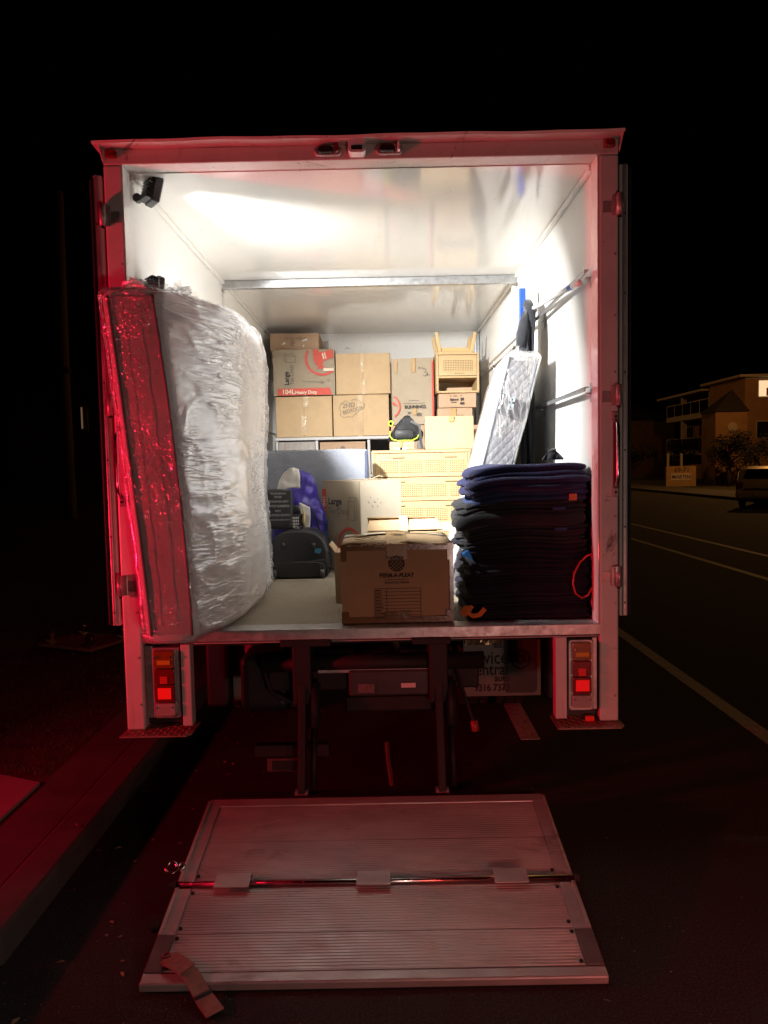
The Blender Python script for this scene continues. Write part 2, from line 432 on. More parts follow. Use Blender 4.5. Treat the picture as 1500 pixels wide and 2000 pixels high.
def loft(rings, bm=None, cap=True):
    bm = bm or BM(); R_ = [[bm.verts.new(Vector(p)) for p in r] for r in rings]; n = len(rings[0])
    for a, b in zip(R_, R_[1:]):
        for k in range(n): bm.faces.new((a[k], a[(k+1) % n], b[(k+1) % n], b[k]))
    if cap: bm.faces.new(R_[0][::-1]); bm.faces.new(R_[-1])
    return bm
def rrect(w, h, r, n=5):
    pts = []
    for cx, cy, a0 in ((w/2-r, h/2-r, 0), (-w/2+r, h/2-r, 90), (-w/2+r, -h/2+r, 180), (w/2-r, -h/2+r, 270)):
        for k in range(n+1):
            a = R(a0+90*k/n); pts.append((cx+r*math.cos(a), cy+r*math.sin(a)))
    return pts
def prism(poly, y0, y1):
    """polygon in XZ extruded along Y"""
    return loft([[(x, y0, z) for x, z in poly], [(x, y1, z) for x, z in poly]])
def softbox(sx, sy, sz, bulge=.006, amp=.004, cuts=6, seed=0):
    bm = BM(); bmesh.ops.create_cube(bm, size=1)
    bmesh.ops.subdivide_edges(bm, edges=bm.edges[:], cuts=cuts, use_grid_fill=True)
    off = Vector((seed*3.7, seed*1.3, seed*2.1))
    for v in bm.verts:
        c = v.co.copy(); d = Vector((0, 0, 0))
        for i in range(3):
            if abs(abs(c[i])-.5) < 1e-4:
                j, k = (i+1) % 3, (i+2) % 3
                d[i] += math.copysign(bulge*(1-4*c[j]**2)*(1-4*c[k]**2), c[i])
        p = Vector((c.x*sx, c.y*sy, (c.z+.5)*sz))
        n3 = noise.noise_vector(p*4+off)*amp
        v.co = p+d+n3
    return bm
def decal(name, polys, m, parent, o=(0, 0, 0), rz=0.0):
    bm = BM()
    for i, pl in enumerate(polys):
        vs = [bm.verts.new((u, -.00003*(i % 7), v)) for u, v in pl]
        if len(vs) <= 4: bm.faces.new(vs)
        else:
            for tri in tessellate_polygon([[Vector((u, v, 0)) for u, v in pl]]): bm.faces.new([vs[k] for k in tri])
    return add(name, bm, m, parent, loc=o, rot=(0, 0, rz))
def seg(u0, v0, u1, v1, w):
    d = Vector((u1-u0, v1-v0)); d.normalize(); n = Vector((-d.y, d.x))*w/2
    return [(u0-n.x, v0-n.y), (u1-n.x, v1-n.y), (u1+n.x, v1+n.y), (u0+n.x, v0+n.y)]
def poly(pts, w): return [seg(*a, *b, w) for a, b in zip(pts, pts[1:])]
def rect(u0, v0, u1, v1): return [(u0, v0), (u1, v0), (u1, v1), (u0, v1)]
def arc(cx, cy, r, w, a0, a1, n=28, clip=None):
    out = []
    for k in range(n):
        a, b = R(a0+(a1-a0)*k/n), R(a0+(a1-a0)*(k+1)/n)
        q = [(cx+(r-w/2)*math.cos(a), cy+(r-w/2)*math.sin(a)), (cx+(r-w/2)*math.cos(b), cy+(r-w/2)*math.sin(b)),
             (cx+(r+w/2)*math.cos(b), cy+(r+w/2)*math.sin(b)), (cx+(r+w/2)*math.cos(a), cy+(r+w/2)*math.sin(a))]
        if clip and not all(clip[0] <= x <= clip[2] and clip[1] <= y <= clip[3] for x, y in q): continue
        out.append(q)
    return out
def text(name, s, size, m, parent, o, rz=0.0, ang=0.0, bold=0.0, align='LEFT', sx=1.0, world=False, shear=0.0):
    c = bpy.data.curves.new(name, 'FONT'); c.body = s; c.size = size; c.align_x = align; c.offset = bold; c.shear = shear
    c.resolution_u = 3
    tmp = bpy.data.objects.new('tmp', c); COL.objects.link(tmp)
    me = bpy.data.meshes.new_from_object(tmp.evaluated_get(bpy.context.evaluated_depsgraph_get()))
    bpy.data.objects.remove(tmp); bpy.data.curves.remove(c)
    ca, sa = math.cos(ang), math.sin(ang)
    for v in me.vertices:
        x, y = v.co.x*sx, v.co.y; v.co = Vector((x*ca-y*sa, 0, x*sa+y*ca))
    me.name = name; me.materials.clear(); me.materials.append(m)
    return link(name, me, parent, world, loc=o, rot=(0, 0, rz))

# ================================================================== ground and road
def struct(name, bm, m, **k): return tag(add(name, bm, m, **k), kind='structure')
KX = -1.36                                   # kerb face
struct('road', B(KX-.02, 400, -60, 900, -.3, 0), ASPH)
struct('verge_ground', B(-300, -1.78, -60, 900, -.3, .105), SOIL)
kb = BM()
for i in range(40):                          # kerb stones butt end to end
    y0 = -12+i*2.4; box(kb, KX-.16, KX, y0+.004, y0+2.396, -.2, .115+.004*math.sin(i*2.1))
struct('kerb', kb, CONC, bevel=.018)
struct('gutter_strip', B(-1.79, KX-.162, -60, 200, -.2, .108), CONC)
struct('driveway', loft([[(-6, -3, z), (-1.80, -3, z), (-1.80, 3.62, z), (-2.6, 3.95, z), (-6, 5.2, z)] for z in (.0, .122)]), CONC_L)
struct('far_kerb', B(14.3, 14.6, -60, 600, -.1, .13), CONC, bevel=.03)
struct('far_footpath', B(14.602, 17.2, -60, 600, -.1, .12), CONC)
struct('far_ground', B(17.2, 400, -60, 900, -.1, .10), SOIL)
def line(x0, x1, y0, y1):
    return struct('road_marking', B(x0, x1, y0, y1, -.01, .004), LINE)
line(2.24, 2.35, -20, 120); line(5.28, 5.40, -20, 160); line(6.55, 6.67, -20, 160)
line(.80, .92, 4.38, 5.5)
# grass blades on the verge
gb = BM()
for i in range(42000):
    d = random.random()**1.6; y = 2.9+d*16; x = -1.82-random.random()**1.3*(3.2+d*5)
    if y < 3.7 + (-1.8-x)*.38 : continue
    h = random.uniform(.008, .03); a = random.uniform(0, 6.28); w = .003+d*.004
    lx, ly = random.gauss(0, .018), random.gauss(0, .018)
    dx, dy = math.cos(a)*w, math.sin(a)*w
    gb.faces.new((gb.verts.new((x-dx, y-dy, .10)), gb.verts.new((x+dx, y+dy, .10)), gb.verts.new((x+lx, y+ly, .105+h))))
tag(add('grass', gb, GRASS), 'short patchy grass on the verge left of the truck', 'grass', kind='stuff')

lf0 = BM(); rl_ = random.Random(3)
for i in range(260):
    x = rl_.choice((rl_.uniform(-5, -1.4), rl_.uniform(-1.35, -.9), rl_.uniform(-1.3, 2.2))); y = rl_.uniform(1.2, 9)
    if x > -.9 and y > 2: y = rl_.uniform(1.0, 2.2)
    z = .004 if x > KX else (.127 if x < -1.80 and y < 3.7+(-1.8-x)*.38 else .124 if x > -1.8 else .118)
    a = rl_.uniform(0, 6.28); l = rl_.uniform(.006, .02); w = l*rl_.uniform(.25, .55); c, s_ = math.cos(a), math.sin(a); zt = rl_.uniform(.001, .006)
    lf0.faces.new([lf0.verts.new((x+px*c-py*s_, y+px*s_+py*c, z+pz)) for px, py, pz in ((-l, 0, 0), (0, -w, zt), (l, 0, .001), (0, w, zt*.4))])
tag(add('leaf_litter', lf0, mat('dry_leaf', (.30, .22, .13), .8, 0, .4, 30)), 'small dry leaves and grit scattered over the kerb and road', 'leaf litter', kind='stuff')

# ================================================================== the truck
XL, XR, YO, YB, ZC, ZF = -1.145, .976, 3.30, 7.47, 3.048, .955
OL, OR = -1.222, 1.056
truck = thing('moving_truck', 'white moving truck with open rear box body and lowered tail lift', 'truck', (-.083, 3.3, 0))
def tp(name, bm, m, **k): return add(name, bm, m, truck, world=True, **k)
tp('floor', B(XL, XR, YO+.12, YB, ZF-.08, ZF), FLOOR)
tp('threshold_strip', B(XL, XR, YO+.002, YO+.118, ZF-.05, ZF+.003), ALU, bevel=.004)
tp('ceiling', B(XL, XR, YO+.10, YB, ZC, ZC+.04), GEL)
for x0, x1, s in ((OL+.01, XL-.001, -1), (XR+.001, OR-.01, 1)):
    w = tp('side_wall', B(x0, x1, YO+.10, YB+.05, ZF-.05, ZC+.04), GEL_W)
    xe = XL+.001 if s < 0 else XR-.001
    sm = BM()                                # cover strips at the ceiling joint and one panel joint
    box(sm, *sorted((xe, xe-s*.022)), YO+.11, YB, ZC-.024, ZC-.001)
    add('cornice_strip', sm, GEL, w, bevel=.004)
    add('panel_joint', B(*sorted((xe, xe-s*.003)), 5.30, 5.34, ZF, ZC-.025), GEL, w, bevel=.001)
fwl = tp('front_wall', B(XL, XR, YB+.001, YB+.05, ZF-.05, ZC+.04), GEL)
tp('corner_post', B(XR-.05, XR-.001, YB-.05, YB, ZF, ZC-.026), GALV, bevel=.006)
tp('ceiling_bow', prism([(0, 0)], 0, 1) if False else B(XL+.001, XR-.001, 5.30, 5.345, ZC-.058, ZC-.001), GALV, bevel=.004)
for i in range(2):
    tp('bow_bracket', B(*((XL+.001, XL+.006) if i == 0 else (XR-.006, XR-.001)), 5.28, 5.35, ZC-.082, ZC-.059), GALV, bevel=.001)
# pillars, header, gutter
for x0, x1 in ((OL, -1.137), (.969, OR)):
    pl = tp('rear_pillar', B(x0, x1, YO, YO+.10, .50, 3.05), PAINT, bevel=.008)
    for z in (.62, .84, 1.05, 1.33, 1.45, 1.62, 2.1, 2.35, 2.62):
        add('bolt_head', T([(x0+.07, YO-.004, z), (x0+.07, YO+.004, z)], .0055, 8), HINGE, pl)
    add('inner_edge_trim', B(*((-1.143, -1.1365) if x0 < 0 else (.9615, .9685)), YO+.002, YO+.10, ZF, 3.05), GEL, pl, bevel=.002)
hd = tp('header', B(OL, OR, YO+.001, YO+.10, 3.052, 3.118), PAINT_RUSTY, bevel=.005)
gt = BM()
for i in range(24):                          # gutter lip, slightly wavy
    x0 = -1.245+i*(2.31/24); x1 = x0+2.31/24
    def zz(x): return 3.119+.002*math.sin(x*7)+.0015*math.sin(x*17+1)
    vs = []
    for x in (x0, x1):
        z = zz(x); vs += [gt.verts.new(c) for c in ((x, YO-.065, z+.012), (x, YO-.06, z+.002), (x, YO+.10, z-.006), (x, YO+.10, z+.020))]
    for a in range(4): gt.faces.new((vs[a], vs[(a+1) % 4], vs[4+(a+1) % 4], vs[4+a]))
    if i == 0: gt.faces.new(vs[:4][::-1])
    if i == 23: gt.faces.new(vs[4:])
add('rain_gutter', gt, PAINT_RUSTY, hd)
for x in (OL+.045, OR-.045):
    add('corner_marker_lamp', B(x-.024, x+.024, YO-.03, YO-.001, 3.072, 3.108), REDLENS, hd, bevel=.008)
    sx = -1 if x < 0 else 1
    add('gutter_end', loft([[(x+sx*.045+e, YO-.062, 3.128), (x+sx*.045+e, YO-.001, 3.128), (x+sx*.045+e, YO-.001, 3.062)] for e in (0, .004)]), PAINT_RUSTY, hd)
# three lamp bodies over the door
for i, x in enumerate((-.225, -.097, .045)):
    if i == 1:
        lb = tp('header_lamp', loft([[(x+px*s, YO-.055*(k > 0)-.0*k, 3.092+pz*s) for px, pz in rrect(.078, .066, .016, 3)] for k, s in ((0, 1.0), (1, .96))]), WHITE_PL, bevel=.002)
        add('lamp_window', B(x-.024, x+.024, YO-.059, YO-.056, 3.070, 3.088), BLACK_PL, lb, bevel=.001)
    else:
        lb = tp('header_lamp', loft([[(x+px*s, YO-d, 3.086+pz*s) for px, pz in rrect(.125, .046, .022, 4)] for d, s in ((.0, 1.0), (.018, .97), (.022, .9))]), HINGE, bevel=.002)
        add('broken_socket', loft([[(x-.01+px*s, YO-d, 3.086+pz*s) for px, pz in rrect(.07, .034, .012, 4)] for d, s in ((.021, 1.0), (.034, .85), (.036, .6))]), BLACK_PL, lb)
        add('lens_fragment', B(x+.035, x+.047, YO-.05, YO-.0225, 3.070, 3.108), WHITE_PL if i else REDLENS, lb, bevel=.003)
        for sx in (-.052, .052):
            add('screw', T([(x+sx, YO-.026, 3.086), (x+sx, YO-.015, 3.086)], .006, 8), GALV, lb)
# doors swung right back along the sides
for s, x in ((-1, -1.262), (1, 1.088)):
    dl = tp('rear_door', B(x-.019, x+.019, YO+.03, YO+1.10, .985, 3.02), PAINT, bevel=.005)
    add('door_edge_channel', B(x-.007, x+.007, YO+.012, YO+.029, .99, 3.015), ALU, dl, bevel=.002)
    add('door_seal', B(*sorted((x+s*.020, x+s*.032)), YO+.02, YO+.05, .99, 3.0), RUBBER, dl, bevel=.004)
    for z in (1.05, 1.4, 1.75, 2.1, 2.45, 2.8):
        add('rivet', T([(x, YO+.008, z), (x, YO+.0125, z)], .004, 8), STEEL_DK, dl)
# hinges and grab handles
for s, xs in ((-1, (-1.216, -1.219, -1.210)), (1, (1.046, 1.042, 1.041))):
    for x, z in zip(xs, (2.828, 1.995, 1.178)):
        h = tp('door_hinge', B(x-.022, x+.022, YO-.010, YO-.0005, z-.045, z+.045), HINGE, bevel=.003)
        add('hinge_knuckle', T([(x+s*.008, YO-.022, z-.046), (x+s*.008, YO-.022, z+.046)], .015, 12), HINGE, h, smooth=True)
        add('hinge_pin', T([(x+s*.008, YO-.022, z-.056), (x+s*.008, YO-.022, z-.046)], .008, 8), STEEL_DK, h)
        add('hinge_strap', B(*sorted((x-s*.023, x-s*.062)), YO-.004, YO-.0005, z-.03, z+.02), HINGE if s > 0 else ALU, h, bevel=.001)
for x in (-1.196, 1.038):
    hb = tp('grab_handle', T([(x, YO-.012, 1.58), (x, YO-.045, 1.61), (x, YO-.05, 1.65), (x, YO-.05, 1.82), (x, YO-.045, 1.86), (x, YO-.012, 1.885)], .0085, 10), CHROME, smooth=True)
    for z in (1.56, 1.90):
        f = add('handle_foot', B(x-.014, x+.014, YO-.016, YO-.0005, z-.022, z+.022), HINGE, hb, bevel=.004)
        add('bolt_head', T([(x, YO-.021, z), (x, YO-.016, z)], .006, 6), STEEL_DK, f)
# rear sill in three pieces
for x0, x1, m in ((-.90, -.50, PAINT_RUSTY), (-.265, .105, PAINT_RUSTY), (.285, .967, PAINT_RUSTY)):
    tp('sill_beam', B(x0, x1, YO, YO+.07, .898, ZF-.052), m, bevel=.005)
for x0, x1 in ((-.498, -.267), (.107, .283)):
    tp('lift_mount_plate', B(x0, x1, YO-.02, YO+.08, .880, ZF-.045), STEEL_DK, bevel=.004)
# tail lamp posts, lamps, steps
for side in (0, 1):
    if side == 0: ix0, ix1, lx0, lx1, ox = -.962, -.917, -1.092, -.980, -1.137
    else: ix0, ix1, lx0, lx1, ox = .766, .818, .832, .938, .969
    tp('lamp_post', B(ix0, ix1, YO, YO+.06, .515, .897), PAINT, bevel=.004)
    tp('lamp_back_plate', B(*((ox+.001, ix0-.001) if side == 0 else (ix1+.001, ox-.001)), YO+.052, YO+.058, .515, .897), STEEL_BLK)
    cx = (lx0+lx1)/2; w = lx1-lx0
    tl = tp('tail_lamp', loft([[(cx+px*s, YO+y, .715+pz*s2) for px, pz in rrect(w+.012, .335, .014, 4)] for y, s, s2 in ((.05, 1, 1), (.018, 1, 1), (.012, .93, .98))]), ALU, bevel=.002)
    zt = .875
    for nm, h, m in (('amber_lens', .085, AMBER), ('red_lens', .075, REDLENS), ('brake_lens', .085, REDLENS), ('reverse_lens', .062, CLEARL)):
        ln = add(nm, loft([[(cx+px*s, YO+y, zt-h/2+pz*s) for px, pz in rrect(w-.018, h-.003, .008, 3)] for y, s in ((.012, 1), (-.012, .99), (-.018, .94))]), m, tl, bevel=.001)
        if nm == 'amber_lens':
            add('bulb_glow', B(cx-.03, cx+.03, YO-.0215, YO-.0185, zt-.065, zt-.045), LITAMB, ln, bevel=.001)
            for sx in (-.036, .036): add('lens_screw', T([(cx+sx, YO-.024, zt-.03), (cx+sx, YO-.0185, zt-.03)], .005, 8), CHROME, ln)
        if nm == 'red_lens':
            gl_ = BM()
            for a in range(4):
                for b_ in range(4): box(gl_, cx-.018+a*.0085, cx-.0115+a*.0085, YO-.0215, YO-.0185, zt-.068+b_*.0085, zt-.0615+b_*.0085)
            add('reflector_grid', gl_, LITSOFT, ln)
        if nm == 'brake_lens':
            add('lit_window', B(cx-.031, cx+.031, YO-.0215, YO-.0185, zt-.066, zt-.014), LITRED, ln, bevel=.002)
        if nm == 'reverse_lens':
            for sx in (-.036, .036): add('lens_screw', T([(cx+sx, YO-.022, zt-.02), (cx+sx, YO-.0185, zt-.02)], .004, 8), CHROME, ln)
        zt -= h
    tp('lamp_side_fin', B(*((ox+.004, ox+.040) if side == 0 else (ox-.030, ox-.006)), YO+.02, YO+.05, .55, .89), ALU, bevel=.003)
    sx0, sx1 = (OL-.006, ix1+.008) if side == 0 else (ix0-.004, OR+.010)
    st = tp('step_plate', loft([[(sx0-.004, YO-.075, z), (sx1-.02, YO-.075, z), (sx1, YO-.05, z), (sx1, YO+.11, z), (sx0, YO+.11, z)] for z in (.490, .497)]), TREADP, bevel=.002)
    tr = BM(); i = 0
    for r_ in range(6):
        for c_ in range(12):
            x = sx0+.012+c_*(sx1-sx0-.02)/12; y = YO-.065+r_*.028
            if x > sx1-.03: continue
            a = R(45 if (r_+c_) % 2 else -45); Mx = Matrix.Translation((x+.006, y, .4975)) @ Matrix.Rotation(a, 4, 'Z')
            box(tr, -.010, .010, -.0025, .0025, 0, .0025, Mx)
    tag(add('raised_tread', tr, TREADP, st), kind='stuff')
tag(add('red_reflector', B(.905, .945, YO+.0, YO+.018, .50, .522), LITSOFT, truck, world=True, bevel=.004))  # no lamp here: the reflected red is put in as emission
# tie rails on both walls
for s, xw in ((-1, XL), (1, XR)):
    for z in (2.565, 2.035):
        a, b_ = sorted((xw-s*.030, xw-s*.052))
        rail = tp('tie_rail', box(box(BM(), a, b_, YO+.08, YB-.05, z+.006, z+.010), *sorted((xw-s*.047, xw-s*.052)), YO+.08, YB-.05, z-.012, z+.0055), GALV, bevel=.0015)
        for y in (3.44, 4.45, 5.5, 6.5):
            br = box(BM(), *sorted((xw-s*.001, xw-s*.004)), y-.022, y+.022, z-.055, z+.035)
            box(br, *sorted((xw-s*.0045, xw-s*.029)), y-.016, y+.016, z-.018, z-.012)
            add('rail_bracket', br, GALV, rail, bevel=.001)

# chassis, wheels, mudflaps and lift gear under the bed
for x in (-.45, .28):
    tp('chassis_rail', B(x-.035, x+.035, 3.55, 8.5, .62, .80), STEEL_DK, bevel=.01)
for y in (3.7, 5.0, 6.2, 7.3): tp('cross_bearer', B(-1.15, .98, y-.03, y+.03, .80, .872), STEEL_DK)
tp('axle', T([(-.95, 5.12, .37), (.80, 5.12, .37)], .055, 12), STEEL_DK, smooth=True)
tp('differential', loft([[(-.083+.17*math.cos(a)*s, y, .37+.17*math.sin(a)*s) for a in [2*math.pi*k/16 for k in range(16)]] for y, s in ((4.9, .3), (4.96, .8), (5.1, 1), (5.26, .7))]), STEEL_DK, smooth=True)
def wheel(x, y):
    prof = [(-.105, .22), (-.11, .30), (-.095, .35), (-.06, .368), (.06, .368), (.095, .35), (.11, .30), (.105, .22)]
    n = 28
    rings = [[(x+px, y+r*math.cos(2*math.pi*k/n), .37+r*math.sin(2*math.pi*k/n)) for px, r in prof] for k in range(n)]
    bm = BM(); V = [[bm.verts.new(p) for p in r] for r in rings]
    for k in range(n):
        a, b_ = V[k], V[(k+1) % n]
        for j in range(len(prof)-1): bm.faces.new((a[j], a[j+1], b_[j+1], b_[j]))
    w = tp('wheel', bm, RUBBER, smooth=True)
    add('rim', T([(x-.07, y, .37), (x-.02, y, .37), (x+.02, y, .37), (x+.07, y, .37)], [.225, .20, .20, .225], 20), STEEL_DK, w)
    tb = BM()
    for k in range(36):
        a = 2*math.pi*k/36
        Mx = Matrix.Translation((x, y, .37)) @ Matrix.Rotation(a, 4, 'X') @ Matrix.Translation((0, 0, .364))
        for dx in (-.07, 0, .07): box(tb, dx-.024, dx+.024, -.020, .020, 0, .009, Mx)
    tag(add('tread_blocks', tb, RUBBER, w), kind='stuff')
for x in (-.985, -.735, .575, .825): wheel(x, 5.14)
for x in (-.985, .825): wheel(x, 8.7)
flapw = mat('white_mudflap', (.30, .27, .24), .6, 0, .15, 6, .2, 30, stain=(.12, .09, .07), stain_amt=.6)
for side, (x0, x1) in enumerate(((-.965, -.60), (.455, .93))):
    fl = tp('mudflap', B(x0, x1, 4.40, 4.408, .27, .80), flapw, bevel=.004)
    if side == 1:
        add('flap_panel', prism([(x0+.245+.105+px, .53+pz) for px, pz in rrect(.205, .48, .03, 4)], 4.3955, 4.399), mat('grey_flap_panel', (.10, .09, .085), .6), fl)
        cx = x0+.35
        add('ring_emblem', BM(), INK, fl) if False else decal('ring_emblem', arc(cx, .50, .055, .020, 0, 360)+arc(cx, .50, .025, .022, 0, 360, 18), INK, fl, (0, 4.3945, 0))
        for s, z, sz, x in (('service', .475, .115, x0+.005), ('central', .405, .105, x0+.035), ('auto', .365, .062, x0+.19), ('9316 7373', .305, .062, x0+.065)):
            text('flap_lettering', s, sz, INK_B, fl, (x, 4.394, z), bold=.001, sx=.82)
        add('flap_hanger', B(x0+.19, x0+.235, 4.385, 4.395, .575, .86), STEEL_BLK, fl, bevel=.003)
        cr = BM()
        nX, nZ = 16, 8
        G = [[cr.verts.new((x0+.01+.21*i/nX, 4.37-.018*noise.noise((i*.7, j*.9, 3.1)), .60+.11*j/nZ)) for i in range(nX+1)] for j in range(nZ+1)]
        for j in range(nZ):
            for i in range(nX): cr.faces.new((G[j][i], G[j][i+1], G[j+1][i+1], G[j+1][i]))
        md = add('crumpled_foil_patch', cr, mat('dull_gold_foil', (.55, .42, .25), .3, .7, .3, 20), fl).modifiers.new('solid', 'SOLIDIFY'); md.thickness = .003
    else:
        add('flap_panel', prism([(x0+.30+px, .52+pz) for px, pz in rrect(.19, .40, .03, 4)], 4.3955, 4.399), mat('red_lit_flap_panel', (.30, .05, .05), .6), fl)  # red light falling on the white flap, painted as a red panel
# lift: torsion tube, side boxes, arms, cylinders
tp('torsion_tube', T([(-.62, 3.50, .745), (.46, 3.50, .745)], .042, 14), STEEL_DK, smooth=True)
tp('lift_beam', B(-.60, .44, 3.52, 3.66, .60, .72), STEEL_DK, bevel=.01)
lb = tp('pump_box', B(-.20, .20, 3.46, 3.515, .585, .715), mat('grey_pump_cover', (.045, .042, .04), .5, .2, .2, 9, .1, 40), bevel=.012)
add('data_plate', B(.055, .125, 3.455, 3.459, .628, .650), PAPER, lb)
add('warning_plate', B(-.155, -.075, 3.455, 3.459, .605, .650), mat('worn_warning_plate', (.15, .10, .10), .5, 0, .3, 60), lb)
tp('pump_bumper', B(-.22, .22, 3.49, 3.53, .50, .575), STEEL_DK, bevel=.01)
for x in (-.42, .235):
    tp('hanger_plate', B(x-.045, x+.045, 3.42, 3.66, .56, .878), STEEL_DK, bevel=.008)
    arm = tp('lift_arm', box(BM(), -.018, .018, -.03, .03, 0, .60, Matrix.Translation((x, 3.30, .165)) @ Matrix.Rotation(R(-17), 4, 'X')), STEEL_DK, bevel=.005)
    add('arm_pivot', T([(x-.03, 3.475, .735), (x+.03, 3.475, .735)], .035, 12), STEEL_DK, arm)
    add('heel_pivot', T([(x-.03, 3.30, .175), (x+.03, 3.30, .175)], .028, 12), ALU, arm)
    tp('ram', T([(x+.055, 3.46, .66), (x+.055, 3.40, .46)], .030, 12), STEEL_DK, smooth=True)
    tp('ram_rod', T([(x+.055, 3.40, .46), (x+.055, 3.31, .20)], .016, 10), STEEL_DK, smooth=True)
tp('heel_beam', B(-.80, .66, 3.27, 3.33, .13, .185), STEEL_DK, bevel=.008)
tp('underrun_bar', B(-.66, -.30, 3.44, 3.49, .30, .36), STEEL_DK, bevel=.006)
npl = tp('number_plate_holder', B(-.60, -.42, 3.425, 3.435, .235, .30), mat('dull_plate_holder', (.12, .06, .055), .5, .2, .3, 30), bevel=.004)
add('plate_bezel', B(-.575, -.445, 3.419, 3.4245, .245, .29), STEEL_BLK, npl)
hosep = [(-.60, 3.6, .85), (-.63, 3.55, .72), (-.58, 3.5, .60), (-.48, 3.5, .55), (-.42, 3.55, .62)]
tp('hydraulic_hose', T(hosep, .012, 8), RUBBER, smooth=True)
tp('cable_loop', T([(.30, 3.5, .80), (.34, 3.46, .66), (.38, 3.42, .52), (.40, 3.40, .47)], .008, 8), RUBBER, smooth=True)
tp('cable_end', T([(.398, 3.402, .478), (.405, 3.395, .43)], .018, 10), mat('red_plug', (.35, .05, .04), .4), smooth=True)
tp('lower_crossarm', B(-.35, .20, 3.47, 3.50, .70, .72), ALU, bevel=.004)
tp('red_strap', T([(-.02, 3.36, .40), (-.015, 3.35, .32), (-.005, 3.34, .24), (.0, 3.33, .20)], .012, 6), mat('dull_red_strap', (.10, .012, .012), .8))
# corner stuffing seen through the left of the lift gear
cr = BM()
tp('side_box', B(-.76, -.50, 3.60, 3.9, .46, .76), STEEL_BLK, bevel=.05, seg=4)
for x0, x1 in ((-1.11, -.975), (.945, 1.02)): tp('wheel_guard', B(x0, x1, 4.32, 4.9, .26, .86), STEEL_BLK, bevel=.02)

# tail lift platform: sloping, heel raised
SL = math.atan2(.16, .97)
plat = tp('lift_platform', B(-.765, .765, .004, .975, -.030, -.003), ALU)
plat.matrix_parent_inverse = Matrix.Identity(4)
plat.location = (.011, 2.26-3.3, .03); plat.rotation_euler = (SL, 0, 0)
def ribbed(u0, u1, x0, x1, pitch=.0125, h=.0017):
    bm = BM(); n = max(2, int((u1-u0)/pitch)); p = (u1-u0)/n; prof = []
    for i in range(n):
        a = u0+i*p; prof += [(a, 0), (a+p*.22, 0), (a+p*.34, h), (a+p*.88, h)]
    prof.append((u1, 0))
    va = [bm.verts.new((x0, u, v)) for u, v in prof]; vb = [bm.verts.new((x1, u, v)) for u, v in prof]
    for i in range(len(prof)-1): bm.faces.new((va[i], vb[i], vb[i+1], va[i+1]))
    c = [bm.verts.new(q) for q in ((x0, u0, -.003), (x1, u0, -.003), (x1, u1, -.003), (x0, u1, -.003))]
    bm.faces.new((c[0], c[1], vb[0], va[0])); bm.faces.new((va[-1], vb[-1], c[2], c[3]))
    return bm
PLANK = mat('worn_platform_aluminium', (.52, .47, .455), .46, .55, .25, 5, .15, 60, rvar=.14, stain=(.16, .11, .09), stain_amt=.57, stain_scale=5, mapping=(.35, 1, 1))
for u0, u1 in ((.048, .205), (.209, .427), (.456, .690), (.694, .925)):
    add('tread_plank', ribbed(u0, u1, -.70, .70), PLANK, plat)
    for sx in (-.69, .69): pass
add('front_edge_bar', B(-.765, .765, 0, .044, -.029, .004), PLANK, plat, bevel=.006)
add('heel_strip', B(-.755, .755, .929, .983, -.029, .006), PLANK, plat, bevel=.004)
for s in (-1, 1):
    for u0, u1 in ((.20, .426), (.457, .965)):
        add('side_rail', box(box(BM(), *sorted((s*.702, s*.762)), u0, u1, -.002, .005), *sorted((s*.748, s*.762)), u0, u1, .0052, .011), PLANK, plat, bevel=.002)
    add('corner_pad', B(*sorted((s*.702, s*.764)), .046, .197, -.002, .007), mat('grey_rubber_pad', (.12, .11, .11), .5, 0, .2, 14), plat, bevel=.004)
    for u in (.06, .185, .23, .40, .49):
        add('bolt_head', T([(s*.69, u, .003), (s*.69, u, .0075)], .007, 8), STEEL_DK, plat)
add('hinge_rod', T([(-.765, .441, .010), (.765, .441, .010)], .0105, 12), CHROME, plat, smooth=True)
add('hinge_gap', B(-.70, .70, .4275, .4555, -.0028, -.001), PLANK, plat)
for s in (-1, 1): add('rod_end_cap', T([(s*.762, .441, .010), (s*.782, .441, .010)], .0145, 12), RUBBER, plat)
for x0, x1 in ((-.613, -.478), (-.070, .060), (.455, .585)):
    hp = add('hinge_plate', B(x0, x1, .402, .480, .0225, .027), PLANK, plat, bevel=.002)
    add('hinge_recess', B(x0+.001, x1-.001, .4815, .494, -.001, .0062), STEEL_BLK, hp)
add('chain_shackle', tube(BM(), [(-.775-.028+.022*math.cos(a), .52+.020*math.sin(a), .022+.010*math.sin(a)) for a in [k*2*math.pi/12 for k in range(13)]], .006, 8, False), CHROME, plat, smooth=True)
add('shackle_link', tube(BM(), [(-.768+.012*math.cos(a), .535+.02*math.sin(a), .012) for a in [k*2*math.pi/12 for k in range(13)]], .006, 8, False), CHROME, plat, smooth=True)
add('side_catch', B(-.80, -.768, .235, .265, -.02, .006), STEEL_DK, plat, bevel=.004)

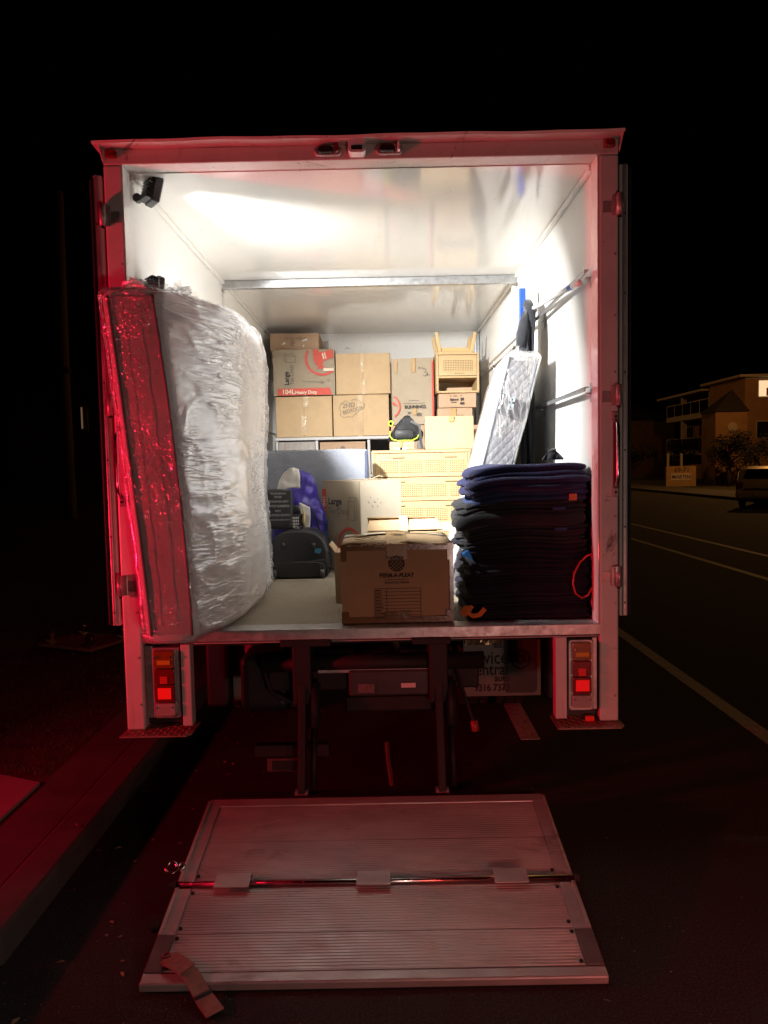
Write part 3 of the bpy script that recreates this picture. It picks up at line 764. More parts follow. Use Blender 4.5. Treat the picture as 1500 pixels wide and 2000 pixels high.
# webbing strap lying over the front corner of the platform
stp = thing('webbing_strap', 'frayed webbing strap lying over the front left corner of the lift platform', 'strap', (-.72, 2.25, .05))
def ribbon(path, w, th, nrm=(0, 0, 1)):
    rings = []; P = [Vector(p) for p in path]; n0 = Vector(nrm)
    for i, p in enumerate(P):
        d = (P[min(i+1, len(P)-1)]-P[max(i-1, 0)]).normalized(); sd = d.cross(n0).normalized(); up = sd.cross(d).normalized()
        rings.append([p-sd*w/2-up*th/2, p+sd*w/2-up*th/2, p+sd*w/2+up*th/2, p-sd*w/2+up*th/2])
    return loft(rings)
WEB = mat('faded_red_webbing', (.36, .17, .14), .8, 0, .25, 30, .6, 160)
add('strap', ribbon([(-.765, 2.345, .056), (-.730, 2.325, .057), (-.695, 2.300, .054), (-.665, 2.272, .050), (-.64, 2.245, .036), (-.605, 2.205, .014), (-.57, 2.165, .008)], .055, .006), WEB, stp, world=True)
add('doubled_end', ribbon([(-.612, 2.212, .0235), (-.588, 2.186, .017), (-.563, 2.156, .014)], .058, .005), WEB, stp, world=True)
add('stitch_band', ribbon([(-.618, 2.220, .0285), (-.611, 2.211, .0255)], .0585, .004), STEEL_DK, stp, world=True)
add('folded_head', ribbon([(-.765, 2.347, .063), (-.73, 2.322, .065), (-.685, 2.29, .061)], .062, .005), WEB, stp, world=True)
add('eye_bolt', tube(BM(), [(-.772+.012*math.cos(a), 2.352+.012*math.sin(a), .066) for a in [k*2*math.pi/10 for k in range(11)]], .004, 6, False), CHROME, stp, world=True)

# ================================================================== flood lights
def flood(label, c, yaw, pitch):
    t = thing('flood_light', label, 'light', c)
    Mx = Matrix.Rotation(yaw, 4, 'Z') @ Matrix.Rotation(pitch, 4, 'X')
    bm = BM(); box(bm, -.048, .048, -.018, .018, -.06, .06, Mx)
    h = add('housing', bm, BLACK_PL, t, bevel=.006)
    for k in range(8):
        z = -.05+k*.0142
        add('cooling_fin', box(BM(), -.044, .044, -.046, -.0185, z-.003, z+.003, Mx), BLACK_PL, h, bevel=.001)
    add('lens', box(BM(), -.042, .042, .0185, .0215, -.054, .054, Mx), mat('lamp_lens', (.6, .6, .58), .1), h)
    add('bracket_arm', T([(-.095, -.01, -.03), (-.07, -.012, -.03), (-.045, -.01, -.02)], .010, 8), BLACK_PL, t, smooth=True)
    add('swivel_knob', T([(-.075, -.022, -.03), (-.075, .004, -.03)], .020, 12), BLACK_PL, t)
    add('wall_clamp', B(-.108, -.096, -.03, .02, -.075, .0), mat('clear_tape_wrap', (.35, .33, .32), .25, 0, .3, 40, .5, 60), t, bevel=.003)
    return t
flood('lit black work light at the top left of the opening', (-1.052, 3.475, 3.005-.01), R(-52), R(-14))
flood('unlit black work light half hidden behind the top of the big wrapped mattress', (-1.075, 3.52, 2.555), R(-50), R(-10))

# ================================================================== big wrapped mattress, left
def lerp_tab(tab, x):
    if x <= tab[0][0]: return tab[0][1]
    for (a, va), (b_, vb) in zip(tab, tab[1:]):
        if x <= b_:
            t = (x-a)/(b_-a); t = t*t*(3-2*t); return va+(vb-va)*t
    return tab[-1][1]
ZB, ZT = .960, 2.462
def zt_(z): return min(1, max(0, (z-.95)/1.52))
def xr_end(z): return -.822-.118*zt_(z)**1.6
def xl_end(z): return -1.035-.133*zt_(z)**1.15
def xr_mid(y): return lerp_tab([(3.05, -.73), (3.6, -.70), (4.0, -.70), (4.5, -.745), (5.0, -.85)], y)
def mattress_rings(puff=0.0, amp=0.0, NS=34, NZ=30):
    Y0, Y1 = 3.045-puff, 5.03+puff; rings = []
    ys = [Y0+.002, Y0+.010, Y0+.022, Y0+.035]+[Y0+.05+(Y1-Y0-.1)*(k/NS)**1.35 for k in range(NS+1)]+[Y1-.03, Y1-.008, Y1]
    H = ZT-ZB; cornr = .05
    for y in ys:
        e = min(y-Y0, Y1-y); rad = .03
        inset = 0 if e > rad else rad-math.sqrt(max(0, rad*rad-(rad-e)**2))
        k = min(1, max(0, (y-3.05)/.55)); k = 1-(1-k)**2
        k2 = min(1, max(0, (y-3.05)/.30)); k2 = k2*k2*(3-2*k2)
        droop = .035*max(0, (y-4.2)); xm = xr_mid(y); side = []
        for j in range(NZ+1):
            z = ZB+H*(.5-.5*math.cos(math.pi*(.06+.88*j/NZ)) - (.5-.5*math.cos(math.pi*.06)))/(1-2*(.5-.5*math.cos(math.pi*.06)))
            xr = xr_end(z)*(1-k)+(xm+.012*math.sin(z*5+y*2))*k
            xl = xl_end(z)*(1-k2)+max(-1.135, xm-.265)*k2
            dz = min(z-ZB, ZT-z); c = 0 if dz > cornr else cornr-math.sqrt(max(0, cornr*cornr-(cornr-dz)**2))
            side.append((xl+c+inset, xr-c-inset, z))
        def pt(x, z):
            zz = z+inset*(1-2*(z-ZB)/H)
            if z > ZB+.5: zz -= droop*(z-ZB-.5)
            p = Vector((x, y, zz))
            if puff:
                a_ = abs(noise.noise(Vector((y*2.0+z*.9, z*12+y*1.5, 3.3)))); b_ = abs(noise.noise(Vector((y*4-z*3, z*5+y*5, 7.7)))); c_ = abs(noise.noise(Vector((y*6, z*30+y*4, 1.1))))
                m1 = .5+.5*noise.noise(Vector((y*1.7, z*2.1, 9))); m2 = 1-m1
                nv = amp*(max(0, 1-a_*5)**2*(.35+.9*m1)+max(0, 1-b_*7)**2*1.1*m2+.10*max(0, 1-c_*4)+.35*(1+noise.noise(p*5)))
                p.x += nv if x > -.95 else -nv*.4; p.y -= .2*nv
            return p
        rings.append([pt(xr+puff, z) for xl, xr, z in side]+[pt(xl-puff, z) for xl, xr, z in reversed(side)])
    return rings
def capped(rings, sub=1, crinkle=0.0):
    bm = loft(rings, None, False); VL = list(bm.verts); n = len(rings[0]); h_ = n//2; last = (len(rings)-1)*n
    for base, flip in ((0, False), (last, True)):
        m_ = sub if base == 0 else 1
        rows = []
        for j in range(h_):
            a, b_ = VL[base+j], VL[base+n-1-j]; row = [a]
            for i in range(1, m_):
                p = a.co.lerp(b_.co, i/m_)
                if crinkle:
                    q1 = abs(noise.noise(Vector((p.x*22, p.z*34, 2.2)))); q2 = abs(noise.noise(Vector((p.x*50+p.z*20, p.z*46-p.x*25, 5.1)))); mk_ = .35+.65*max(0, min(1, .5+1.4*noise.noise(Vector((p.x*5, p.z*3.2, 8.)))))
                    p.y -= crinkle*mk_*(max(0, 1-q1*4)**1.5+.8*max(0, 1-q2*4)**1.5)
                row.append(bm.verts.new(p))
            rows.append(row+[b_])
        for r1, r2 in zip(rows, rows[1:]):
            for i in range(m_):
                f = (r1[i], r1[i+1], r2[i+1], r2[i]); nf = bm.faces.new(f if not flip else f[::-1])
                if crinkle and not flip: nf.material_index = 1
    return bm
wm = thing('wrapped_mattress', 'big mattress in wrinkled stretch wrap standing on edge, sticking out at left', 'mattress', (-.95, 4.0, .955))
core = add('mattress_body', capped(mattress_rings()), MATT_W, wm, smooth=True, world=True)
add('plastic_wrap', capped(mattress_rings(.010, .013, 90, 130), 40, .0055), FILM, wm, smooth=True, world=True).data.materials.append(FILM_END)
# grey end border panel facing out, piping on its two sides and seams
bp_ = BM(); nz = 40
for j in range(nz+1):
    z = ZB+.045+(ZT-ZB-.09)*j/nz
    a, b_ = xl_end(z)+.035, xr_end(z)-.012
    for i in range(7):
        x = a+(b_-a)*i/6
        dent = .004*math.sin(z*31+i)+(.010 if abs(z-1.42) < .03 else 0)
        bp_.verts.new((x, 3.0415+.4*min(0, dent)-.003*math.sin(math.pi*i/6), z))
bp_.verts.ensure_lookup_table()
for j in range(nz):
    for i in range(6):
        v = bp_.verts; bp_.faces.new((v[j*7+i], v[j*7+i+1], v[(j+1)*7+i+1], v[(j+1)*7+i]))
add('end_border', bp_, MATT_G, wm, smooth=True, world=True)
for off, r_ in ((.038, .006), (None, .006)):
    pts = []
    for j in range(31):
        z = ZB+.04+(ZT-ZB-.08)*j/30
        pts.append((xl_end(z)+.034 if off else xr_end(z)-.010, 3.038, z))
    add('piping', T(pts, r_, 8), PIPE, wm, smooth=True, world=True)
for f in (.38, .68):
    pts = [(xl_end(z)+(xr_end(z)-xl_end(z))*f, 3.037, z) for z in [ZB+.08+(ZT-ZB-.16)*j/30 for j in range(31)]]
    add('border_seam', T(pts, .0007, 6), SEAM, wm, smooth=True, world=True)
# bunched film twisted at the top edge
bf = BM()
for i in range(70):
    y = 3.03+random.random()**1.5*.55; x = xr_mid(max(y, 3.05))*.55+.45*xl_end(2.46)+random.uniform(-.12, .09)
    z = ZT-.01; a = random.uniform(0, 3.14); l = random.uniform(.02, .06)
    d = Vector((math.cos(a)*l, math.sin(a)*l, random.uniform(-.01, .02))); u = Vector((0, 0, random.uniform(.015, .05)))
    p = Vector((x, y, z)); bf.faces.new([bf.verts.new(q) for q in (p-d, p+d, p+d*.7+u, p-d*.4+u*.8)])
add('bunched_film', bf, FILM, wm, world=True)
# ================================================================== cartons
def carton(name, label, x0, x1, y0, y1, z0, z1, m, rz=0.0, bulge=.006, seed=0, group=None, amp=.004):
    cx, cy = (x0+x1)/2, (y0+y1)/2
    t = thing(name, label, 'box', (cx, cy, z0), rz, group)
    add('box_body', softbox(x1-x0, y1-y0, z1-z0, bulge, amp, 6, seed), m, t, bevel=.003)
    t['w'] = x1-x0; t['d'] = y1-y0; t['h'] = z1-z0
    return t
def face_o(t): return (-t['w']/2, -t['d']/2-.012, 0)          # lower left of the front face
def tape_v(t, u, v0, v1, w=.05, m=None, name='tape'):
    ox, oy, oz = face_o(t)
    return add(name, loft([[(ox+u-w/2, y, v0), (ox+u+w/2, y, v0), (ox+u+w/2+.003, y, v1), (ox+u-w/2+.002, y, v1)] for y in ((oy-.0045, oy-.0025) if name == 'tape_shine' else (oy-.002, oy+.001))]), m or TAPE, t)
def tape_h(t, u0, u1, v, w, m=None):
    ox, oy, oz = face_o(t)
    return add('tape', B(ox+u0, ox+u1, oy-.0065, oy-.0045, v-w/2, v+w/2), m or TAPE, t)
def flaps(t, m, gap=.004):
    """two flaps meeting on the front face"""
    w, d, h = t['w'], t['d'], t['h']
    for a, b_ in ((-w/2+.003, -gap/2), (gap/2, w/2-.003)):
        add('flap', B(a, b_, -d/2-.010, -d/2-.0066, .004, h-.004), m, t, bevel=.0015)

# --- shelf unit holding the rear stack
su = thing('shelf_unit', 'low grey wood-look shelf unit under the rear stack of boxes', 'shelf unit', (-.485, 7.13, .955))
def sp_(n, bm, m, **k): return add(n, bm, m, su, world=True, **k)
sp_('top_board', B(-1.035, .075, 6.86, 7.42, 1.955, 1.982), UNIT, bevel=.002)
for x in (-1.03, -.655, -.165, .045): sp_('upright', B(x, x+.025, 6.88, 7.42, .958, 1.953), UNIT, bevel=.002)
sp_('back_panel', B(-1.03, .07, 7.422, 7.432, .96, 1.95), UNIT)
for z in (.96, 1.28, 1.60):
    for x0, x1 in ((-1.004, -.656), (-.629, -.166), (-.139, .044)): sp_('shelf_board', B(x0, x1, 6.89, 7.42, z, z+.022), UNIT)
for z in (1.302, 1.624): sp_('cupboard_door', B(-1.002, -.658, 6.885, 6.90, z+.002, z+.318 if z > 1.5 else z+.29), GREYWOOD, bevel=.002)
PX = carton('cardboard_box', 'pinkish cardboard box with a small black emblem inside the grey shelf unit', -.615, -.185, 6.91, 7.3, 1.624, 1.935, KRAFT_P, seed=11)
ox, oy, oz = face_o(PX)
decal('printed_emblem', arc(.215, .255, .014, .004, 0, 360, 14)+arc(.205, .25, .010, .004, 0, 360, 12)+arc(.227, .25, .010, .004, 0, 360, 12)+[rect(.15, .215, .285, .219)], INK_F, PX, (ox, oy-.002, 0))
pw = thing('folded_linen', 'white folded linen on the right shelf of the grey shelf unit', 'linen', (-.05, 7.1, 1.62))
add('folds', softbox(.165, .36, .21, .012, .012, 8, 4), WHITE_F, pw, smooth=True, loc=(0, 0, .003))

# --- rear rows
c1 = carton('cardboard_box', 'plain kraft box with broken shiny tape, lower left of the rear stack', -1.022, -.492, 6.905, 7.40, 1.984, 2.368, KRAFT, seed=1)
flaps(c1, KRAFT); tape_v(c1, .268, .02, .10, .05); tape_v(c1, .262, .10, .20, .048, TAPE_C, 'tape_shine'); tape_v(c1, .285, .285, .38, .045, TAPE_C, 'tape_shine')
c2 = carton('cardboard_box', 'kraft box with a hand-drawn cloud and bedroom note, lower row of the rear stack', -.482, .046, 6.90, 7.40, 1.984, 2.370, KRAFT, seed=2)
flaps(c2, KRAFT); tape_v(c2, .255, .0, .385, .052)
ox, oy, oz = face_o(c2); cl = []
cloudc = [(.17, .30), (.12, .335), (.08, .31), (.055, .265), (.075, .235), (.065, .20), (.10, .175), (.14, .185), (.18, .18), (.21, .21), (.25, .24), (.29, .265), (.30, .30), (.27, .31), (.245, .335), (.20, .345), (.17, .335)]
decal('marker_cloud', poly(cloudc, .0035), INK_F, c2, (ox, oy-.0045, 0))
text('marker_writing', '2ND', .06, INK_F, c2, (ox+.09, oy-.005, .265), ang=R(6))
text('marker_writing', 'BEDROOM', .05, INK_F, c2, (ox+.095, oy-.005, .205), ang=R(14), sx=.8)
c3 = carton('tea_chest_box', 'tea chest lying sideways with red hammer roundel, at the left rear', -1.038, -.458, 6.90, 7.34, 2.376, 2.802, KRAFT_G, seed=3)
ox, oy, oz = face_o(c3); DP = (ox, oy-.001, 0)
def q(cx, cy): return ((cx-355)/835*.58, (965-cy)/595*.426)      # measured on the printed face
clip = (0.005, .004, .572, .424)
cxr, cyr = q(1022, 492)
hammer = [q(*p) for p in ((905, 372), (972, 372), (985, 408), (1060, 400), (1165, 373), (1176, 480), (1090, 505), (1032, 535), (1030, 580), (1062, 625), (958, 625), (966, 592), (930, 560), (908, 480))]
decal('red_roundel', arc(cxr, cyr, .149, .022, 0, 360, 60, clip), RED_P, c3, DP)
decal('red_hammer', [hammer], RED_P, c3, (ox, oy-.0015, 0))
decal('hammer_slot', [[q(*p) for p in ((1020, 425), (1040, 420), (1060, 495), (1040, 500))], [q(*p) for p in ((1052, 412), (1064, 410), (1084, 492), (1072, 496))]], CREAM_P, c3, (ox, oy-.0025, 0))
decal('red_band', [[q(*p) for p in ((415, 962), (1146, 962), (1118, 870), (420, 874))]], RED_P, c3, DP)
u, v = q(468, 945); text('band_lettering', '104L', .062, CREAM_P, c3, (ox+u, oy-.0025, v), bold=.0012)
u, v = q(648, 944); text('band_lettering', 'Heavy Duty', .043, CREAM_P, c3, (ox+u, oy-.0025, v), bold=.0012)
u, v = q(566, 830); text('box_lettering', 'Large', .060, INK, c3, (ox+u, oy-.0025, v), ang=R(90), bold=.0016, sx=.95)
u, v = q(634, 828); text('box_lettering', 'Tea Chest', .056, INK_F, c3, (ox+u, oy-.0025, v), ang=R(90), sx=.8)
def icon(pts): return [s for pl in pts for s in poly([q(*p) for p in pl], .0035)]
decal('box_icon', icon([[(512, 430), (540, 445), (540, 535), (512, 510), (512, 430)], [(540, 445), (665, 460), (662, 535), (540, 535)], [(512, 430), (520, 420), (630, 425), (665, 460)]]), INK_F, c3, (ox, oy-.002, 0))
decal('marker_arrow', icon([[(740, 778), (860, 788), (1045, 800)], [(985, 768), (1045, 800), (1000, 815)], [(1085, 765), (1115, 775), (1095, 785)]]), INK_F, c3, (ox, oy-.002, 0))
tape_h(c3, .475, .575, .235, .026)
c4 = carton('cardboard_box', 'plain kraft box with two tape strips, right of the red-roundel tea chest', -.448, .063, 6.89, 7.38, 2.374, 2.756, KRAFT, seed=5)
flaps(c4, KRAFT); tape_v(c4, .248, .20, .382, .034); tape_v(c4, .262, .0, .135, .036); tape_v(c4, .25, .245, .30, .03, TAPE_C, 'tape_shine'); tape_v(c4, .262, .085, .135, .03, TAPE_C, 'tape_shine')
c5 = carton('cardboard_box', 'flat brown box on top of the rear stack touching the ceiling', -1.073, -.612, 7.0, 7.42, 2.808, 2.975, KRAFT_P, seed=6)
ox, oy, oz = face_o(c5)
sm = []
for i in range(16): sm.append(seg(.14+i*.013, .105+random.uniform(-.004, .004), .14+i*.013+random.uniform(-.006, .008), .128+random.uniform(-.004, .004), .004))
sm += poly([(.20, .085), (.22, .095), (.235, .08), (.215, .06), (.20, .075), (.2, .05), (.23, .045)], .005)
decal('upside_down_print', sm, INK_F, c5, (ox, oy-.002, 0))
for u, v, w in ((.11, .055, .04), (.30, .085, .06), (.31, .03, .018)): decal('torn_tape_mark', [[(u, v), (u+w, v+.012), (u+w*.8, v+.03), (u+w*.2, v+.014)]], PAPER, c5, (ox, oy-.002, 0))
c6 = carton('tea_chest_box', 'tall tea chest with red edge, shop name and handwriting, rear right', .074, .458, 6.72, 7.12, 2.075, 2.676, KRAFT_G, seed=7, bulge=.004)
ox, oy, oz = face_o(c6); DP = (ox, oy-.001, 0); clip = (.003, .003, .38, .597)
decal('red_roundel', arc(-.035, .165, .105, .014, -60, 60, 30, clip), RED_P, c6, DP)
decal('red_hammer', [[(.004, .205), (.012, .21), (.055, .165), (.004, .18)]], RED_P, c6, DP)
decal('red_edge', [rect(.366, .05, .382, .57)], RED_P, c6, DP)
text('box_lettering', 'BUNNINGS', .042, INK, c6, (ox+.112, oy-.0025, .145), bold=.0008, sx=.92)
decal('print_rules', [rect(.10, .19, .30, .193), rect(.15, .215, .245, .218)], INK_F, c6, DP)
decal('print_marks', [rect(.14, .095, .152, .115), rect(.156, .10, .168, .115)]+[rect(.225+i*.011, .075, .231+i*.011, .105) for i in range(4)], INK_F, c6, DP)
decal('handwriting', poly([(.24, .50), (.255, .52), (.265, .505), (.28, .515), (.29, .50), (.30, .51), (.315, .49), (.30, .465)], .004)+poly([(.285, .45), (.30, .435), (.315, .445), (.325, .47), (.32, .44), (.335, .455), (.35, .44)], .004), INK_F, c6, DP)
tape_v(c6, .035, .47, .58, .024); tape_v(c6, .20, .47, .60, .033); tape_v(c6, .205, .085, .15, .03)
carton('cardboard_box', 'brown box in the dark gap behind the black backpack', .06, .46, 6.74, 7.2, 1.50, 2.072, KRAFT_P, seed=12)
carton('cardboard_box', 'brown box standing on the truck floor behind the chest of drawers', .08, .86, 6.70, 7.3, .957, 1.497, KRAFT_P, seed=13)
carton('cardboard_box', 'brown box low behind the plain kraft box on the drawers', .47, .86, 6.70, 7.15, 1.50, 2.058, KRAFT_P, seed=14)
c7 = carton('cardboard_box', 'shallow box with a taped seam directly below the printed box on the right', .487, .80, 6.66, 7.1, 2.061, 2.213, KRAFT_P, seed=15)
tape_v(c7, .14, .07, .15, .05)
ox, oy, oz = face_o(c7); decal('printed_line', [rect(.12, .085, .23, .088)], INK_F, c7, (ox, oy-.001, 0))
c8 = carton('cardboard_box', 'shallow box printed with black symbols under the rattan bedside cabinet', .497, .835, 6.64, 7.1, 2.216, 2.346, KRAFT_P, seed=16)
ox, oy, oz = face_o(c8); pm = []
for i in range(9): pm.append(rect(.10+i*.0085, .058+random.uniform(0, .004), .106+i*.0085, .078+random.uniform(-.004, .004)))
for i in range(5): pm.append(rect(.11+i*.010, .042, .117+i*.010, .050))
pm += [rect(.195, .055, .207, .085), rect(.21, .06, .225, .085), rect(.19, .025, .228, .045), rect(.10, .10, .108, .108), rect(.195, .10, .203, .108), rect(.13, .10, .165, .104)]
decal('printed_symbols', pm, INK, c8, (ox, oy-.001, 0))
c9 = carton('cardboard_box', 'plain kraft box standing on the rattan chest of drawers', .345, .750, 6.10, 6.42, 1.829, 2.103, KRAFT, seed=17, rz=R(-3))
tape_v(c9, .22, .225, .272, .04)
c10 = carton('cardboard_box', 'small taped carton under the black backpack on the drawers', .043, .243, 6.05, 6.28, 1.829, 1.898, KRAFT_P, seed=18)
tape_v(c10, .09, .0, .068, .02); ox, oy, oz = face_o(c10)
decal('address_label', [rect(.03, .002, .14, .020)], PAPER, c10, (ox, oy-.002, 0))

# --- rattan bedside cabinet
bc = thing('bedside_cabinet', 'light oak bedside cabinet with cane drawer and open shelf', 'cabinet', (.66, 6.8, 2.35), R(2.5))
W2, D2, H2 = .193, .19, .35
add('carcass', box(box(box(box(BM(), -W2, -W2+.018, -D2, D2, 0, H2-.016), W2-.018, W2, -D2, D2, 0, H2-.016), -W2, W2, -D2-.004, D2, H2-.0155, H2), -W2+.0185, W2-.0185, D2-.01, D2, 0, H2-.016), OAK, bc, bevel=.0015)
add('bottom_board', B(-W2, W2, -D2, D2, -.004, .012), OAK, bc, bevel=.0015)
add('middle_shelf', B(-W2+.0185, W2-.0185, -D2+.002, D2-.011, .128, .144), OAK, bc, bevel=.0015)
dr = add('drawer_front', B(-W2+.021, W2-.021, -D2-.002, -D2+.016, .148, .330), OAK, bc, bevel=.002)
add('cane_panel', B(-.130, .135, -D2-.0045, -D2-.0025, .190, .290), CANE, dr)
add('drawer_handle', B(-.03, .05, -D2-.016, -D2-.0025, .166, .173), OAK, dr, bevel=.002)
cb = carton('cardboard_box', 'small pale box lying in the open shelf of the bedside cabinet', .575, .80, 6.66, 6.9, 2.3635, 2.395, KRAFT_P, seed=19, bulge=.001, amp=.001)
# --- upturned stool
stl = thing('wooden_stool', 'small upturned timber stool on top of the bedside cabinet', 'stool', (.655, 6.82, 2.702), R(4))
add('seat', loft([[(px*s, py*s, z) for px, py in rrect(.34, .26, .04, 4)] for z, s in ((0, .97), (.004, 1), (.018, 1), (.022, .98))]), OAK_S, stl, bevel=.002)
for s in (-1, 1):
    add('apron', B(-.13, .13, s*.095-.008, s*.095+.008, .0225, .062), OAK_S, stl, bevel=.002)
    add('side_apron', B(s*.135-.008, s*.135+.008, -.085, .085, .0225, .062), OAK_S, stl, bevel=.002)
    for s2 in (-1, 1):
        add('leg', loft([[(s*(.145+.03*k)+dx*w, s2*(.10+.02*k)+dy*w, z) for dx, dy in rrect(.034, .028, .008, 3)] for k, z, w in ((0, .0225, 1), (.55, .11, 1), (1, .19, .9), (1.05, .196, .7))]), OAK_S, stl, bevel=.001)

# --- chest of drawers
cd = thing('chest_of_drawers', 'light oak chest of drawers with woven cane panels', 'drawers', (.285, 6.21, .955))
CX0, CX1, CY0, CY1 = -.107, .700, 6.00, 6.42
def cp(n, bm, m, p=None, **k):
    return add(n, bm, m, p or cd, world=p is None, **k)
cp('top_board', B(CX0-.004, CX1+.004, CY0-.006, CY1, 1.803, 1.826), OAK, bevel=.002)
for x in (CX0, CX1-.02): cp('side_panel', B(x, x+.02, CY0, CY1, .958, 1.802), OAK, bevel=.002)
cp('back_panel', B(CX0+.021, CX1-.021, CY1-.01, CY1-.002, .96, 1.80), OAK)
cp('plinth', B(CX0+.021, CX1-.021, CY0+.02, CY0+.04, .958, 1.01), OAK)
for i in range(4):
    z1 = 1.798-i*.198; z0 = z1-.192
    d = cp('drawer_front', B(CX0+.023, CX1-.023, CY0-.002, CY0+.016, z0, z1), OAK, bevel=.002)
    for x0, x1 in ((-.045, .105), (.125, .305), (.325, .505), (.525, .655)):
        cp('cane_panel', B(x0, x1, CY0-.006, CY0-.0025, z0+.035, z1-.055), CANE, d)
    for x in (.055, .485):
        cp('drawer_handle', B(x, x+.098, CY0-.020, CY0-.0025, z1-.034, z1-.026), OAK, d, bevel=.002)

# --- black backpack on the small carton
bk = thing('backpack', 'black backpack with neon yellow trim on a small carton', 'backpack', (.17, 6.16, 1.898))
rings = []
for k in range(11):
    t = k/10; z = .004+.215*t; s = 1-.86*max(0, (t-.25)/.75)**1.15; sk = .03*t
    rings.append([(sk-.01+.132*s*math.cos(a)*(1+.10*math.sin(3*a+t*4))*(1.12 if math.cos(a) > 0 else 1), .075*s*math.sin(a)*(1+.10*math.cos(4*a+t*3)), z+.012*math.sin(2*a+1)*(1-t)+.010*noise.noise(Vector((a*1.5, t*6, 2)))) for a in [2*math.pi*j/28 for j in range(28)]])
add('bag_body', loft(rings), NYLON, bk, smooth=True)
add('neon_piping', T([(-.125, -.06, .09), (-.128, -.066, .05), (-.105, -.083, .018), (-.06, -.092, .008), (0, -.097, .008), (.06, -.092, .008), (.10, -.075, .03), (.112, -.062, .055)], .0055, 8), NEON, bk, smooth=True)
add('neon_loop', tube(BM(), [(-.118+.018*math.cos(a), -.072, .152+.020*math.sin(a)) for a in [k*2*math.pi/12 for k in range(13)]], .006, 8, False), NEON, bk, smooth=True)
add('front_pocket', loft([[(px*s-.01, -.082-d, .062+pz*s) for px, pz in rrect(.17, .085, .03, 4)] for d, s in ((-.03, 1.0), (.006, .96), (.014, .85))]), NYLON, bk, smooth=True)
add('shoulder_strap', ribbon([(.05, -.04, .17), (.12, -.06, .13), (.125, -.075, .06), (.13, -.08, -.01), (.14, -.085, -.06)], .022, .006, (0, -1, 0)), NYLON, bk)
add('grey_flap', loft([[(.10, -.05, .03), (.145, -.05, -.055), (.10, -.05, -.06)], [(.10, -.044, .03), (.145, -.044, -.055), (.10, -.044, -.06)]]), mat('grey_mesh_pocket', (.12, .12, .12), .7), bk)

# --- quilt-wrapped panel standing behind the bags
qp = thing('quilt_wrapped_headboard', 'tall panel wrapped in a grey-blue quilted moving blanket', 'panel', (-.62, 5.72, .955))
bmq = softbox(.97, .17, .872, .012, .012, 12, 21)
add('quilted_cover', bmq, QUILT, qp, smooth=True, bevel=.02, seg=3)
add('bound_edge', T([(.47, -.085, .01), (.478, -.088, .3), (.472, -.088, .6), (.474, -.08, .865)], .012, 8), mat('navy_binding', (.05, .06, .10), .8), qp, smooth=True)
add('top_binding', T([(-.47, -.07, .872), (-.1, -.072, .874), (.2, -.07, .872), (.47, -.07, .868)], .008, 8), mat('pale_binding', (.30, .32, .36), .8), qp, smooth=True)

# --- tea chest standing corner-on
tc_ = thing('tea_chest_box', 'pale tea chest standing corner-on in front of the drawers', 'box', (-.180, 5.335, .956), R(-46))
S2 = .405
add('box_body', softbox(S2, S2, .645, .004, .003, 6, 31), KRAFT_G, tc_, bevel=.003)
# local -Y face looks to the front left... prints sit on both visible faces
LF = (-S2/2, -S2/2-.0085, 0)
add('lit_side_sheet', B(S2/2+.006, S2/2+.0085, -S2/2+.002, S2/2-.002, .004, .640), KRAFT_W, tc_)  # added paler sheet paints the lit side of the chest
def lf(y=0.0): return (LF[0], LF[1]-y, 0)
tc_rz = 0.0
decal('red_strip', [rect(.004, .03, .052, .585)], RED_P, tc_, lf())
text('strip_lettering', '104L Heavy Duty', .045, CREAM_P, tc_, (LF[0]+.014, LF[1]-.0015, .535), ang=R(-90), bold=.001)
text('box_lettering', 'Large', .068, INK, tc_, (LF[0]+.075, LF[1]-.0015, .475), bold=.0018)
text('box_lettering', 'Tea Chest', .066, INK_F, tc_, (LF[0]+.075, LF[1]-.0015, .405), sx=.80)
def ic2(pts): return [s for pl in pts for s in poly(pl, .004)]
decal('box_icon', ic2([[(.29, .37), (.36, .365), (.36, .50), (.29, .495), (.29, .37)], [(.36, .365), (.38, .39), (.38, .525), (.36, .50)], [(.29, .495), (.305, .525), (.38, .525)]]), INK_F, tc_, lf())
decal('red_roundel', arc(.30, .19, .115, .018, 0, 360, 40), RED_P, tc_, lf())
decal('red_hammer', [[(.25, .21), (.33, .25), (.36, .21), (.31, .19), (.33, .12), (.30, .11), (.285, .18), (.25, .18)]], RED_P, tc_, lf())
mk = []
for (u, v) in ((.07, .50), (.10, .52), (.13, .50), (.11, .47), (.15, .49), (.17, .515), (.16, .465), (.19, .48)): mk += [seg(u, v, u+random.uniform(-.015, .02), v+random.uniform(-.025, .02), .005)]
decal('smudged_marks', mk, INK_F, tc_, (S2/2+.0095, -S2/2, 0), R(90))
add('tape_tail', ribbon([(.10, -.06, .648), (.13, -.02, .655), (.16, .03, .675), (.17, .05, .668)], .05, .002), TAPE_C, tc_)
add('top_tape', B(-.20, .20, -.03, .03, .6535, .6545), TAPE_C, tc_)

